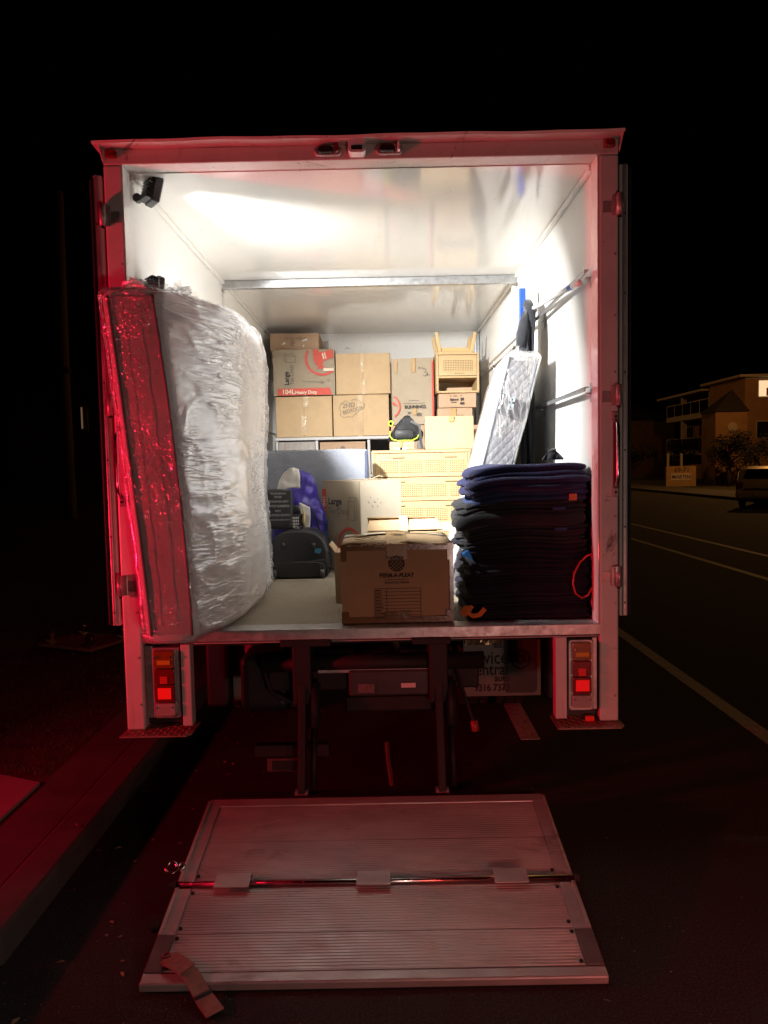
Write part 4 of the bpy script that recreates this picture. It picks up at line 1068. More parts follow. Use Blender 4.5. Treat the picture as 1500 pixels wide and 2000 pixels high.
# --- suitcase end-on
sc_ = thing('suitcase', 'black wheeled suitcase lying with its base and wheels toward the opening', 'suitcase', (-.602, 5.02, .957))
def arch(w, h, n=14, p=2.6):
    pts = [(-w/2, .012), (-w/2+.012, 0), (w/2-.012, 0), (w/2, .012)]
    for k in range(n+1):
        a = math.pi*k/n; c, s = math.cos(a), math.sin(a)
        pts.append((math.copysign(abs(c)**(2/p), c)*w/2, h*.42+abs(s)**(2/p)*h*.58))
    return pts
rings = [[(x*s, y, .002+z*s+(1-s)*.12) for x, z in arch(.40, .318)] for y, s in ((-.165, .90), (-.17+.006, .965), (-.15, 1.0), (.17, 1.0), (.185, .95))]
shell = add('shell', loft(rings), NYLON, sc_, smooth=True, bevel=.004)
add('base_panel', loft([[(x*s, y, .006+z*s+(1-s)*.05) for x, z in arch(.36, .105, 10, 6)] for y, s in ((-.16, 1.0), (-.180, .985), (-.184, .95))]), mat('black_base_moulding', (.022, .021, .02), .5, 0, .2, 30, .2, 60), sc_, bevel=.003)
add('seam_piping', T([(x*.975, -.158, .004+z*.975) for x, z in arch(.40, .315)[3:]], .005, 8), BLACK_PL, sc_, smooth=True)
add('panel_seam', T([(-.18, -.170, .118), (-.05, -.173, .108), (.06, -.173, .112), (.18, -.170, .122)], .004, 6), BLACK_PL, sc_, smooth=True)
for x in (-.092, .105):
    add('rubber_foot', T([(x, -.163, .225), (x, -.180, .224), (x, -.188, .222)], [.020, .016, .008], 14), BLACK_PL, sc_, smooth=True)
for x in (-.155, .165):
    add('wheel', T([(x-.013, -.183, .033), (x+.013, -.183, .033)], .030, 16), mat('grey_wheel', (.07, .065, .065), .4), sc_, smooth=True)
    add('wheel_guard', B(x-.02, x+.02, -.188, -.165, .040, .085), BLACK_PL, sc_, bevel=.006)
add('blue_patch', prism([(.115, .172), (.15, .165), (.165, .19), (.155, .20), (.12, .198)], -.1755, -.168), mat('blue_patch_cloth', (.03, .16, .28), .6), sc_)
add('side_strap', ribbon([(.20, -.12, .17), (.225, -.13, .13), (.225, -.13, .08), (.205, -.12, .04)], .03, .006, (1, 0, 0)), NYLON, sc_)
add('pull_cord', T([(.20, -.10, .06), (.25, -.11, .045), (.30, -.10, .05)], .006, 6), BLACK_PL, sc_)
# --- black sign bag with rows of lettering
tb_ = thing('lettered_tote_bag', 'black tote bag with rows of small white lettering on the suitcase', 'bag', (-.755, 5.05, 1.280))
add('bag_panel', softbox(.20, .07, .265, .008, .008, 7, 41), NYLON, tb_, smooth=True, bevel=.006)
rows = []
for (v, u0, u1, h) in ((.238, -.04, .065, .012), (.213, -.015, .035, .015), (.182, -.055, .085, .015), (.150, -.05, .085, .016), (.117, -.01, .03, .014), (.087, -.05, .09, .016), (.058, -.045, .095, .009)):
    u = u0
    while u < u1:
        w = random.uniform(.003, .0065)
        rows.append(rect(u, v, u+w*.35, v+h)); k = random.random()
        if k < .7: rows.append(rect(u, v+(h*.8 if k < .3 else h*.42), u+w, v+h*(1.0 if k < .3 else .58)))
        if k > .45: rows.append(rect(u+w*.75, v, u+w, v+h*random.choice((.55, 1.0))))
        u += w+.0022
tag(decal('blurred_lettering', rows, mat('grey_white_lettering', (.42, .41, .40), .7), tb_, (0, -.0475, 0)), kind='stuff')
# --- crumpled purple sun-shelter bundle
pb = thing('sun_shelter_bundle', 'crumpled purple, white and blue nylon bundle behind the suitcase', 'bundle', (-.63, 5.30, .957))
def bund(u, v):                      # u around front half 0..1 left-right, v 0..1 bottom to top
    a = math.pi*(1.02*u)-.03; x = -.215*math.cos(a)*(1-.25*v**3); 
    zt = .30+.42*(1-abs(u-.45)**1.9*2.6)
    z = .02+zt*v; y = -.14*math.sin(a)*(1-.55*v*v)-.02
    p = Vector((x, y, z)); n_ = noise.noise(p*9+Vector((1, 4, 2)))*.030+(.5-abs(noise.noise(Vector((p.x*9+p.z*12, p.y*6, p.z*20)))))*.022+noise.noise(p*30)*.006
    return p+Vector((n_*.6, -n_, n_*.5))
NU, NV = 44, 40
def region(u, v):
    if v > .80 and u < .52 and v-.80 > -(u-.30)*.18: return 0 if u > .12 else 1
    if v > .44 and u > .86: return 2
    if v < .40 and u > .74: return 3 if v < .30 else 0
    if v < .66 and .5 < u < .64 and v > .42: return 0
    return 1
for rid, (nm, m) in enumerate((('white_panel', WHITE_F), ('purple_panel', PURPLE), ('blue_panel', BLUE_F), ('light_blue_panel', CYAN_F))):
    bm = BM(); V = {}
    def gv(i, j):
        if (i, j) not in V: V[(i, j)] = bm.verts.new(bund(i/NU, j/NV))
        return V[(i, j)]
    for i in range(NU):
        for j in range(NV):
            if region((i+.5)/NU, (j+.5)/NV) == rid: bm.faces.new((gv(i, j), gv(i+1, j), gv(i+1, j+1), gv(i, j+1)))
    o = add(nm, bm, m, pb, smooth=True)
    md = o.modifiers.new('solid', 'SOLIDIFY'); md.thickness = .006; md.offset = -1
add('carry_strap', T([tuple(bund(.66+.25*k/8, .62-.6*k/8)+Vector((.004, -.008, 0))) for k in range(9)], .006, 6), NYLON, pb, smooth=True)
pc = thing('checked_pouch', 'small black and white checked pouch between the tote bag and the bundle', 'pouch', (-.625, 5.06, 1.275))
pbm = softbox(.085, .05, .10, .006, .006, 5, 51)
add('pouch_body', pbm, NYLON, pc, smooth=True)
gr = []
for i in range(5): gr.append(rect(-.038+i*.012, .028, -.030+i*.012, .044)); gr.append(rect(-.038+i*.012, .050, -.030+i*.012, .064)); gr.append(rect(-.038+i*.012, .070, -.030+i*.012, .084))
for i in range(18): gr.append(rect(*(lambda u, v: (u, v, u+.006, v+.006))(random.uniform(-.04, .03), random.uniform(.002, .022))))
decal('white_checks', gr, WHITE_F, pc, (0, -.036, 0))
add('gold_chain_tassel', T([(.045, -.03, .15), (.055, -.035, .10), (.05, -.035, .05), (.058, -.03, .01)], [.004, .010, .014, .006], 8), mat('dull_gold', (.40, .30, .14), .4, .5), pc, smooth=True)
add('pouch_top', loft([[(px-.01, -.01+py, z) for px, py in rrect(w, .03, .012, 3)] for z, w in ((.10, .085), (.13, .075), (.165, .05))]), NYLON, pc, smooth=True)

# --- boxes at the tail
c11 = carton('cardboard_box', 'open kraft box with raised flaps behind the brown logo box', -.115, .295, 4.18, 4.58, .957, 1.318, KRAFT, seed=61)
w, d, h = c11['w'], c11['d'], c11['h']
add('flap', loft([[(x, y, z) for x, y, z in ((-w/2, -d/2+.01, h+.006), (w/2+.03, -d/2+.01, h+.010), (w/2+.01, d/2-.18, h+.060), (-w/2+.01, d/2-.18, h+.052))], [(x, y, z) for x, y, z in ((-w/2, -d/2+.012, h+.010), (w/2+.03, -d/2+.012, h+.014), (w/2+.01, d/2-.178, h+.064), (-w/2+.01, d/2-.178, h+.056))]]), KRAFT, c11, bevel=.001)
add('flap', loft([[(-w/2, d/2, h+.005), (w/2, d/2, h+.005), (w/2, .0, h+.066), (-w/2, .0, h+.070)], [(-w/2, d/2, h+.009), (w/2, d/2, h+.009), (w/2, .0, h+.070), (-w/2, .0, h+.074)]]), KRAFT, c11, bevel=.001)
add('torn_tape', ribbon([(.01, -d/2-.01, h-.02), (.01, -d/2-.012, h+.008), (.012, -d/2+.10, h+.04), (.01, .0, h+.078)], .05, .001), TAPE_C, c11)
c12 = carton('cardboard_box', 'low open box peeking out left of the brown logo box', -.285, -.02, 3.93, 4.15, .957, 1.235, KRAFT_P, seed=62)
add('flap', loft([[(-.1325, -.11, .279), (-.1325, .11, .279), (-.165, .10, .32), (-.165, -.10, .32)], [(-.1285, -.11, .279), (-.1285, .11, .279), (-.161, .10, .322), (-.161, -.10, .322)]]), KRAFT, c12)
pp = thing('paper_sheet', 'white sheet of paper tucked beside the blanket stack', 'paper', (.335, 4.30, 1.322))
add('sheet', loft([[(-.05, -.1, .0), (.04, -.12, .0), (.05, .1, .03), (-.05, .1, .02)], [(-.05, -.1, .002), (.04, -.12, .002), (.05, .1, .032), (-.05, .1, .022)]]), PAPER, pp)

pm_ = thing('logo_box', 'brown taped carton with black lattice emblem at the tail edge', 'box', (.043, 3.615, .959), R(.6))
PW, PD, PH = .524, .44, .372
add('box_body', softbox(PW, PD, PH, .007, .004, 8, 71), KRAFT_B, pm_, bevel=.003)
# the two long top flaps bow up to a taped seam
for s in (-1, 1):
    r0_ = []; n = 10
    bm = BM(); V = []
    for i in range(n+1):
        x = -PW/2+.004+(PW-.008)*i/n; lift = .022*math.sin(math.pi*min(1, max(0, (i/n)*1.0)))**.8
        V.append([bm.verts.new((x, s*(PD/2-.002), PH+.005+(.008*math.sin(i*1.3) if s < 0 else 0))), bm.verts.new((x, s*PD/4, PH+.007+lift*.55)), bm.verts.new((x, s*.004, PH+.010+lift))])
    for a, b_ in zip(V, V[1:]):
        for k in range(2): bm.faces.new((a[k], b_[k], b_[k+1], a[k+1]))
    o = add('top_flap', bm, KRAFT_W if s > 0 else KRAFT, pm_, smooth=True); o.modifiers.new('solid', 'SOLIDIFY').thickness = .004
add('seam_tape', ribbon([(.0, -PD/2-.011, PH-.07), (.0, -PD/2-.012, PH+.004), (.0, -PD/4, PH+.024), (.0, 0, PH+.038), (.0, PD/4, PH+.024)], .095, .0015, (0, -1, .6)), TAPE, pm_)
decal('tape_scribble', [], INK_F, pm_) if False else None
scb = BM()
for k in range(10):
    x0 = -.03+random.uniform(0, .02); y0 = -.05-.012*k
    Mx = Matrix.Translation((x0+.03, y0, PH+.041+y0*.16)) @ Matrix.Rotation(R(9), 4, 'X')
    box(scb, -.025, .025, -.002, .002, 0, .0012, Mx)
add('tape_scribble', scb, INK_F, pm_)
add('marker_scrawl', T([(-.20, -.13, PH+.020), (-.17, -.15, PH+.019), (-.14, -.11, PH+.025), (-.11, -.15, PH+.022), (-.09, -.10, PH+.028)], .0016, 5), INK_F, pm_)
add('shiny_tape', ribbon([(-.20, -.03, PH+.028), (-.12, -.015, PH+.034), (-.05, -.01, PH+.037)], .05, .001), TAPE_C, pm_)
def pface(u, v, y=0): return (-PW/2+u, -PD/2-.0125-y, v)
FO = (-PW/2, -PD/2-.0125, 0)
# crinkled tape along the top, bottom and side edges
tpm = BM()
box(tpm, -PW/2-.002, PW/2+.002, -PD/2-.0115, -PD/2-.0085, PH-.026, PH+.004); add('edge_tape', tpm, TAPE_D, pm_)
add('edge_tape', B(-PW/2-.002, PW/2+.002, -PD/2-.0115, -PD/2-.0085, .002, .030), TAPE_D, pm_)
for u0, u1 in ((-.002, .026), (PW-.026, PW+.002)): add('corner_tape', B(-PW/2+u0, -PW/2+u1, -PD/2-.0118, -PD/2-.0085, PH-.075, PH-.0265), TAPE_D, pm_)
for u0, u1 in ((-.002, .032), (PW-.034, PW+.002)): add('corner_tape', B(-PW/2+u0, -PW/2+u1, -PD/2-.0118, -PD/2-.0085, .0305, .058), TAPE_D, pm_)
add('corner_tape', B(PW/2-.016, PW/2+.002, -PD/2-.0116, -PD/2-.0085, .0585, PH-.0755), TAPE_D, pm_)
add('front_tape', B(-.05, .034, -PD/2-.0119, -PD/2-.0085, PH-.065, PH-.0265), TAPE_D, pm_)
add('front_tape', B(-.058, .062, -PD/2-.0119, -PD/2-.0085, .0305, .058), TAPE_D, pm_)
ckr = BM()
for i in range(46):
    x = -PW/2+.02+random.random()*(PW-.04); z = PH+random.uniform(-.006, .004)
    if random.random() < .35: x = random.uniform(-.06, .03)
    Mx = Matrix.Translation((x, -PD/2-.013, z)) @ Matrix.Rotation(random.uniform(-.4, .4), 4, 'Y') @ Matrix.Rotation(random.uniform(-.9, .3), 4, 'X')
    l = random.uniform(.004, .014); box(ckr, -l, l, -.0004, .0004, -.002, .002, Mx)
tag(add('crinkled_tape_ridge', ckr, TAPE_C, pm_), kind='stuff')
LC, LV = .260, .283; Rr = .036
lat = []
for k in (-2, -1, 0, 1, 2):
    o_ = k*.0125
    hl = math.sqrt(max(0, Rr*Rr-o_*o_))
    for sg in (1, -1):
        dx, dz = .7071, .7071*sg; nx, nz = -dz, dx
        c0 = (LC+nx*o_, LV+nz*o_); lat.append(seg(c0[0]-dx*hl, c0[1]-dz*hl, c0[0]+dx*hl, c0[1]+dz*hl, .0042))
lat += arc(LC, LV, Rr, .0035, 0, 360, 40)
decal('lattice_emblem', lat, INK_B, pm_, FO)
text('box_lettering', 'PERM-A-PLEAT', .0285, INK_B, pm_, pface(LC, .218, .0005), bold=.0005, align='CENTER', sx=.88)
decal('rule', [rect(LC-.055, .207, LC+.055, .2085)], INK_B, pm_, FO)
text('box_lettering', 'SCHOOLWEAR', .0155, INK_B, pm_, pface(LC, .188, .0005), align='CENTER', sx=1.1)
tabl = []; TU0, TU1, TV0, TV1 = .155, .372, .022, .165
for k in range(10): v = TV0+(TV1-TV0)*k/9; tabl.append(rect(TU0, v-.0007, TU1, v+.0007))
for u in (TU0, TU0+.056, TU1): tabl.append(rect(u-.0007, TV0, u+.0007, TV1))
for k in range(9):
    v = TV0+(TV1-TV0)*(k+.5)/9; L = random.uniform(.018, .048)
    u = TU0+.004
    while u < TU0+.004+L: tabl.append(rect(u, v-.0022, u+.0035, v+.0025)); u += .0046
decal('printed_table', tabl, INK_B, pm_, FO)

# ================================================================== mattress leaning on the right wall
mr = thing('leaning_mattress', 'quilted mattress in a clear plastic bag leaning on the right wall', 'mattress', (.55, 5.0, .957))
def mr_x(z): return .702-(2.335-z)*.262-.035*max(0, 1.9-z)**2
def mr_rings(puff=0., amp=0.):
    rings = []; Y0, Y1 = 4.13-puff, 5.985+puff; th = .188; z0, z1 = .962, 2.335
    NS = 24; ys = [Y0, Y0+.008, Y0+.025]+[Y0+.05+(Y1-Y0-.1)*k/NS for k in range(NS+1)]+[Y1-.02, Y1]
    for y in ys:
        e = min(y-Y0, Y1-y); rad = .028; ins = 0 if e > rad else rad-math.sqrt(max(0, rad*rad-(rad-e)**2))
        L_, R_ = [], []; NZ = 24
        for j in range(NZ+1):
            z = z0+(z1-z0)*(.5-.5*math.cos(math.pi*j/NZ)); cr_ = .035
            dz = min(z-z0, z1-z); c = 0 if dz > cr_ else cr_-math.sqrt(max(0, cr_**2-(cr_-dz)**2))
            x = mr_x(z)+.15*max(0, y-4.2)/1.8-.010*math.sin(math.pi*min(1, (y-Y0)/1.0))
            zz = min(max(z, z0+ins), z1-ins)+puff*(1 if j == NZ else 0)
            n1 = 0
            if puff: n1 = amp*(noise.noise(Vector((x*3, y*4, z*9)))+.7*abs(noise.noise(Vector((y*9, z*3, 1.7)))))
            L_.append((x+c+ins-puff-n1, y-n1*.5, zz-.04*(x-.5))); R_.append((max(x+.04, min(.905, x+th-c-ins+puff+n1*.5)), y-n1*.5, zz-.10*th))
        rings.append(R_+L_[::-1])
    return rings
add('mattress_body', capped(mr_rings()), MATT_W, mr, smooth=True, world=True)
add('clear_bag', capped(mr_rings(.010, .012)), FILM2, mr, smooth=True, world=True)
eb = BM(); V = []
for j in range(25):
    z = .99+(2.30-.99)*j/24; V.append([eb.verts.new((mr_x(z)+.02+.148*i/6, 4.126-.003*math.sin(math.pi*i/6), z-.02-.018*i/6)) for i in range(7)])
for a, b_ in zip(V, V[1:]):
    for i in range(6): eb.faces.new((a[i], a[i+1], b_[i+1], b_[i]))
add('quilted_border', eb, MATT_Q, mr, smooth=True, world=True)
for dx in (.014, .172):
    add('piping', T([(mr_x(z)+dx, 4.128, z-.02-.1*dx) for z in [.98+(2.32-.98)*j/20 for j in range(21)]], .006, 8), PIPE_B, mr, smooth=True, world=True)
def mrp(f, z, y=4.119): return (mr_x(z)+.02+.148*f, y, z-.02-.018*f)
lbm = BM(); lv = [lbm.verts.new(mrp(f, z)) for f, z in ((0, 2.005), (.5, 1.985), (1, 1.965), (1, 2.075), (.5, 2.095), (0, 2.115))]
lbm.faces.new((lv[0], lv[1], lv[4], lv[5])); lbm.faces.new((lv[1], lv[2], lv[3], lv[4]))
lo = add('maker_label', lbm, mat('slate_label', (.07, .075, .10), .5, 0, .1, 20, coat=.3), mr, world=True)
lbm = BM(); zc_ = 2.04
for (f0, f1, a, b_) in ((.34, .40, .0, .055), (.46, .54, -.01, .05), (.34, .54, .022, .032), (.38, .5, .05, .06), (.36, .52, -.012, -.004)):
    vs = [lbm.verts.new(mrp(f, zc_+d, 4.1165)) for f, d in ((f0, a), (f1, a), (f1, b_), (f0, b_))]; lbm.faces.new(vs)
add('label_emblem', lbm, mat('pale_blue_print', (.55, .70, .78), .5), lo)

# ================================================================== stack of moving blankets
ST0, ST1 = .960, 1.690
NB = 15
desc = [
 ('bottom black moving blanket of the stack, resting on the floor', BLKC), ('black moving blanket, second from the bottom of the stack', BLKC),
 ('black moving blanket, third from the bottom of the stack', BLKC), ('black moving blanket beside the top of the orange strap', BLKC),
 ('black moving blanket, fifth from the bottom of the stack', BLKC), ('black moving blanket level with the red cord loop', BLKC),
 ('black moving blanket, seventh from the bottom of the stack', BLKC), ('black moving blanket, eighth from the bottom of the stack', BLKC),
 ('charcoal moving blanket, ninth from the bottom of the stack', CHAR), ('charcoal moving blanket sticking out furthest to the left', CHAR),
 ('charcoal moving blanket with a soft rolled left fold', CHAR), ('charcoal moving blanket just below the blue ones', CHAR),
 ('blue moving blanket, third from the top of the stack', BLUE), ('blue-violet moving blanket, second from the top of the stack', NAVY),
 ('dark navy moving blanket on top of the stack', NAVY)]
zcur = ST0
hs = [.047+.008*math.sin(i*2.7) for i in range(NB)]; hs[-1] = .060; hs[10] = .060; hs[11] = .058; hs[13] = .062
sc_h = (ST1-ST0)/sum(hs)
for i in range(NB):
    h = hs[i]*sc_h; lab, m = desc[i]
    lean = .10*(i/NB)
    xl = .395-.03*math.sin(i*1.9)-(.045 if i in (9, 10) else 0)+(.02 if i == 14 else 0); xr = .962
    if i >= 13: xl = .40 if i == 13 else .425
    if i < 6: xl = .385+.01*math.sin(i*3)
    y0 = 3.425+.018*math.sin(i*2.3)+.010*(i % 3); y1 = 4.07
    t = thing('moving_blanket', lab, 'blanket', ((xl+xr)/2, (y0+y1)/2, zcur), 0, 'folded moving blankets in the stack')
    w, d = xr-xl, y1-y0; lobes = (2, 3, 2, 1, 3, 2, 2)[i % 7]
    rings = []; NZ = 8*lobes; NP = 84
    base = rrect(w, d, .045, 5); cum = [0]
    for a, b_ in zip(base, base[1:]+base[:1]): cum.append(cum[-1]+math.dist(a, b_))
    dense = []
    for k in range(NP):
        L = cum[-1]*k/NP; j = max(q_ for q_ in range(len(base)) if cum[q_] <= L); f = (L-cum[j])/max(1e-9, cum[j+1]-cum[j])
        a, b_ = base[j], base[(j+1) % len(base)]; dense.append((a[0]+(b_[0]-a[0])*f, a[1]+(b_[1]-a[1])*f))
    for k in range(NZ+1):
        tz = k/NZ; lt = (tz*lobes) % 1.0 if k < NZ else 1.0
        lob = math.sqrt(max(0, 1-(2*lt-1)**2)); ins = .026*(1-lob); li = min(lobes-1, int(tz*lobes))
        ring = []
        for (x, y) in dense:
            nn = noise.noise(Vector((x*4, y*4, i*7+li*2.2)))*.030+noise.noise(Vector((x*11, y*11, i*3+li)))*.006
            rad = Vector((x/w*2, y/d*2)); rad = Vector((rad.x**5, rad.y**5)); rad = rad.normalized() if rad.length > 1e-9 else rad
            X_, Y_ = x+rad.x*(nn*1.5-ins), y+rad.y*(nn*.8-ins)
            zz = h*(tz*1.12-.06)
            wz = ((xl+xr)/2+x, y, zcur+zz)
            warp = (noise.noise(Vector((wz[0]*3.2, wz[1]*3.0, wz[2]*1.6+4)))*.020+noise.noise(Vector((wz[0]*8, wz[1]*8, wz[2]*5)))*.006)*min(1, (zcur+zz-ST0)/.15)
            drp = max(0, (.16-(X_+w/2))/.16)
            warp -= .030*drp*drp*(1 if i >= 8 else .3)
            ring.append((X_, Y_, max(zz+warp, ST0-zcur+.0008*(k+1))))
        rings.append(ring)
    add('folded_layers', loft(rings), m, t, smooth=True)
    if i == 12:
        add('care_tag', B(.17, .205, -d/2-.030, -d/2-.022, .0, .030), mat('orange_care_tag', (.60, .18, .06), .7, 0, .2, 60), t)
    if i in (9, 11):
        add('blue_binding', B(.12, .18, -d/2-.026, -d/2-.012, .008, .026), mat('blue_binding_cloth', (.02, .05, .16), .7), t, bevel=.004)
    if i == 7:
        add('blue_corner', loft([[(-w/2-.012, -d/2+.06, .0), (-w/2-.010, -d/2+.02, -.01), (-w/2+.03, -d/2-.012, -.03), (-w/2+.01, -d/2-.0, .02)], [(-w/2-.016, -d/2+.06, .0), (-w/2-.014, -d/2+.02, -.01), (-w/2+.03, -d/2-.018, -.03), (-w/2+.01, -d/2-.006, .02)]]), mat('blue_corner_cloth', (.02, .14, .42), .6), t)
    zcur += h
# bunched dark cloth lying on top
bc_ = thing('crumpled_cloth', 'small crumpled dark cloth on top of the blanket stack', 'cloth', (.84, 3.66, 1.715))
for k, (a, l, hh) in enumerate(((0, .05, .045), (1.1, .045, .05), (2.1, .05, .035), (2.8, .04, .04))):
    c_, s__ = math.cos(a)*l, math.sin(a)*l
    add('cloth_fold', ribbon([(-c_, -s__, .0), (-c_*.5, -s__*.5, hh*.7), (0, .01*k-.015, hh), (c_*.5, s__*.5, hh*.55), (c_, s__, .0)], .032, .008), COAT, bc_, smooth=True)
# orange ratchet strap end and red cord
os_ = thing('orange_strap', 'orange strap end crumpled at the lower left of the blanket stack', 'strap', (.40, 3.40, .965))
add('webbing', ribbon([(.345, 3.40, .99), (.365, 3.395, 1.025), (.385, 3.392, 1.03), (.375, 3.39, 1.00), (.40, 3.388, .985), (.43, 3.386, .992), (.455, 3.386, 1.02)], .022, .004, (0, -1, .3)), ORANGE, os_, world=True)
add('webbing_loop', ribbon([(.352, 3.392, .985), (.38, 3.388, 1.01), (.395, 3.386, 1.035)], .018, .004, (0, -1, .3)), ORANGE, os_, world=True)
rc = thing('red_cord', 'thin red cord hanging in a loop over the blanket stack by the right pillar', 'cord', (.92, 3.38, 1.05))
add('cord_loop', T([(.962, 3.385, 1.27), (.935, 3.383, 1.262), (.90, 3.382, 1.23), (.874, 3.381, 1.18), (.868, 3.381, 1.13), (.88, 3.381, 1.085), (.91, 3.382, 1.062), (.94, 3.383, 1.075), (.957, 3.385, 1.11)], .0045, 8), RED_CORD, rc, smooth=True, world=True)
add('hanging_tail', T([(.962, 3.39, 1.30), (.964, 3.385, 1.2), (.961, 3.382, 1.1), (.965, 3.381, 1.0)], .005, 8), RED_CORD, rc, smooth=True, world=True)

# ================================================================== coat, dark bag and broom on the right wall
ct = thing('hanging_coat', 'dark coat slung over the upper tie rail by the broom', 'coat', (.90, 4.5, 1.72))
rings = []
prof = [(2.625, .02, .035, .915), (2.618, .04, .055, .912), (2.595, .055, .085, .905), (2.53, .060, .115, .900), (2.42, .055, .125, .895), (2.28, .050, .12, .893), (2.05, .046, .115, .895), (1.8, .045, .11, .898), (1.45, .043, .10, .90), (1.10, .042, .10, .90), (.97, .04, .10, .90)]
for k, (z, rx, ry, xc_) in enumerate(prof):
    ring = []
    for j in range(36):
        a = 2*math.pi*j/36; f = 1+.22*math.sin(7*a+z*4)+.14*math.sin(13*a-z*6)+.25*noise.noise(Vector((math.cos(a)*2, math.sin(a)*2, z*5)))
        ring.append((min(.918, xc_-.025+rx*.62*f*math.cos(a)), 4.47+ry*f*math.sin(a), z+.012*math.sin(3*a)))
    rings.append(ring)
add('coat_body', loft(rings), COAT, ct, smooth=True, world=True)
add('sleeve', T([(.885, 4.44, 2.60), (.855, 4.40, 2.53), (.83, 4.37, 2.45), (.815, 4.36, 2.39)], [.030, .042, .040, .028], 12), COAT, ct, smooth=True, world=True)
add('hood_fold', T([(.905, 4.58, 2.60), (.885, 4.52, 2.655), (.875, 4.44, 2.655), (.885, 4.38, 2.60), (.89, 4.36, 2.50)], [.016, .026, .028, .026, .014], 12), COAT, ct, smooth=True, world=True)
for k, (yy, xx, r_, zb) in enumerate(((4.37, .872, .016, 2.30), (4.41, .862, .020, 2.05), (4.46, .858, .018, 1.75), (4.50, .866, .020, 1.60), (4.545, .874, .015, 1.90))):
    add('coat_fold', T([(.915, yy+.03, 2.600), (.900, yy+.015, 2.622+.008*(k % 2)), (xx+.012, yy+.005, 2.590), (xx, yy, 2.50), (xx+.004, yy+.012*math.sin(k), 2.40), (xx-.004, yy, zb)], [r_*.6, r_*.9, r_, r_*1.1, r_*.9, r_*.5], 10), COAT, ct, smooth=True, world=True)
bo = thing('broom', 'blue and white broom lying across the tie rail', 'broom', (.90, 4.2, 2.55))
add('broom_head', B(.842, .882, 4.53, 4.57, 2.485, 2.770), BLUE_PL, bo, bevel=.006, world=True)
bb = BM()
for i in range(46):
    z = 2.49+i*.0060
    for yy in (4.537, 4.55, 4.563):
        a = (i-23)*.0012
        tube(bb, [(.841, yy, z), (.800, yy+random.uniform(-.006, .006), z+a+random.uniform(-.002, .002))], [.0022, .0018], 5)
tag(add('bristles', bb, WHITE_PL, bo, world=True), kind='stuff')
hd_ = add('handle', T([(.883, 4.545, 2.625), (.905, 4.2, 2.600), (.918, 3.95, 2.585), (.928, 3.62, 2.555)], [.0125, .0125, .0125, .014], 12), WHITE_PL, bo, smooth=True, world=True)
add('handle_band', T([(.9265, 3.66, 2.559), (.9285, 3.60, 2.553)], .0155, 12), BLUE_PL, hd_)
add('handle_grip', T([(.9285, 3.60, 2.553), (.931, 3.50, 2.543), (.932, 3.47, 2.540)], [.015, .017, .008], 12), WHITE_PL, hd_, smooth=True)
add('head_socket', T([(.882, 4.55, 2.625), (.895, 4.40, 2.614)], [.019, .014], 12), WHITE_PL, bo, smooth=True, world=True)

# ================================================================== upturned dolly on the verge
do = thing('furniture_dolly', 'upturned furniture dolly with its castors up on the grass', 'dolly', (-2.79, 6.60, .13), R(-24))
DB = mat('worn_dolly_board', (.24, .15, .11), .45, 0, .25, 6, .2, 40, mapping=(1, 6, 1))
for k in range(3): add('deck_board', B(-.32, .32, -.25+k*.168, -.25+k*.168+.164, 0, .028), DB, do, bevel=.004)
for s in (-1, 1):
    for s2 in (-1, 1):
        x, y = s*.24, s2*.19
        cst = add('castor', B(x-.045, x+.045, y-.04, y+.04, .0285, .034), GALV, do, bevel=.003)
        add('fork', box(box(BM(), x-.028, x-.022, y-.018, y+.03, .0345, .105), x+.022, x+.028, y-.018, y+.03, .0345, .105), CHROME, cst, bevel=.002)
        add('castor_wheel', T([(x-.016, y+.012, .095), (x+.016, y+.012, .095)], .045, 18), RUBBER, cst, bevel=.006)
        add('axle_bolt', T([(x-.034, y+.012, .095), (x+.034, y+.012, .095)], .008, 8), CHROME, cst)

# ================================================================== street background
pole = thing('power_pole', 'tall bare timber power pole in the dark at far left', 'pole', (-10.9, 25, .1))
add('shaft', T([(0, 0, 0), (0, 0, 5), (.10, 0, 11)], [.22, .20, .17], 14), POLE_M, pole, smooth=True)
add('band', T([(.03, 0, 4.95), (.03, 0, 5.15)], .215, 14), STEEL_DK, pole)
hs_ = thing('dark_house', 'dark house at far left with one narrow lit slit', 'house', (-15.5, 38, .1))
add('wall', B(-4, 4, 0, 7, 0, 5.2), BRICK_D, hs_)
add('roof', loft([[(-4.5, -.5, 5.2), (4.5, -.5, 5.2), (4.5, 7.5, 5.2), (-4.5, 7.5, 5.2)], [(-1.5, 3, 7.2), (1.5, 3, 7.2), (1.5, 4, 7.2), (-1.5, 4, 7.2)]]), ROOFT, hs_)
fr_ = add('window', B(-.62, .1, -.06, -.001, 3.75, 5.05), TRIM, hs_)
add('window_pane', B(-.56, -.28, -.075, -.062, 3.8, 5.0), WINDK, fr_); add('lit_gap', B(-.235, -.16, -.075, -.062, 3.85, 4.95), SLIT, fr_)

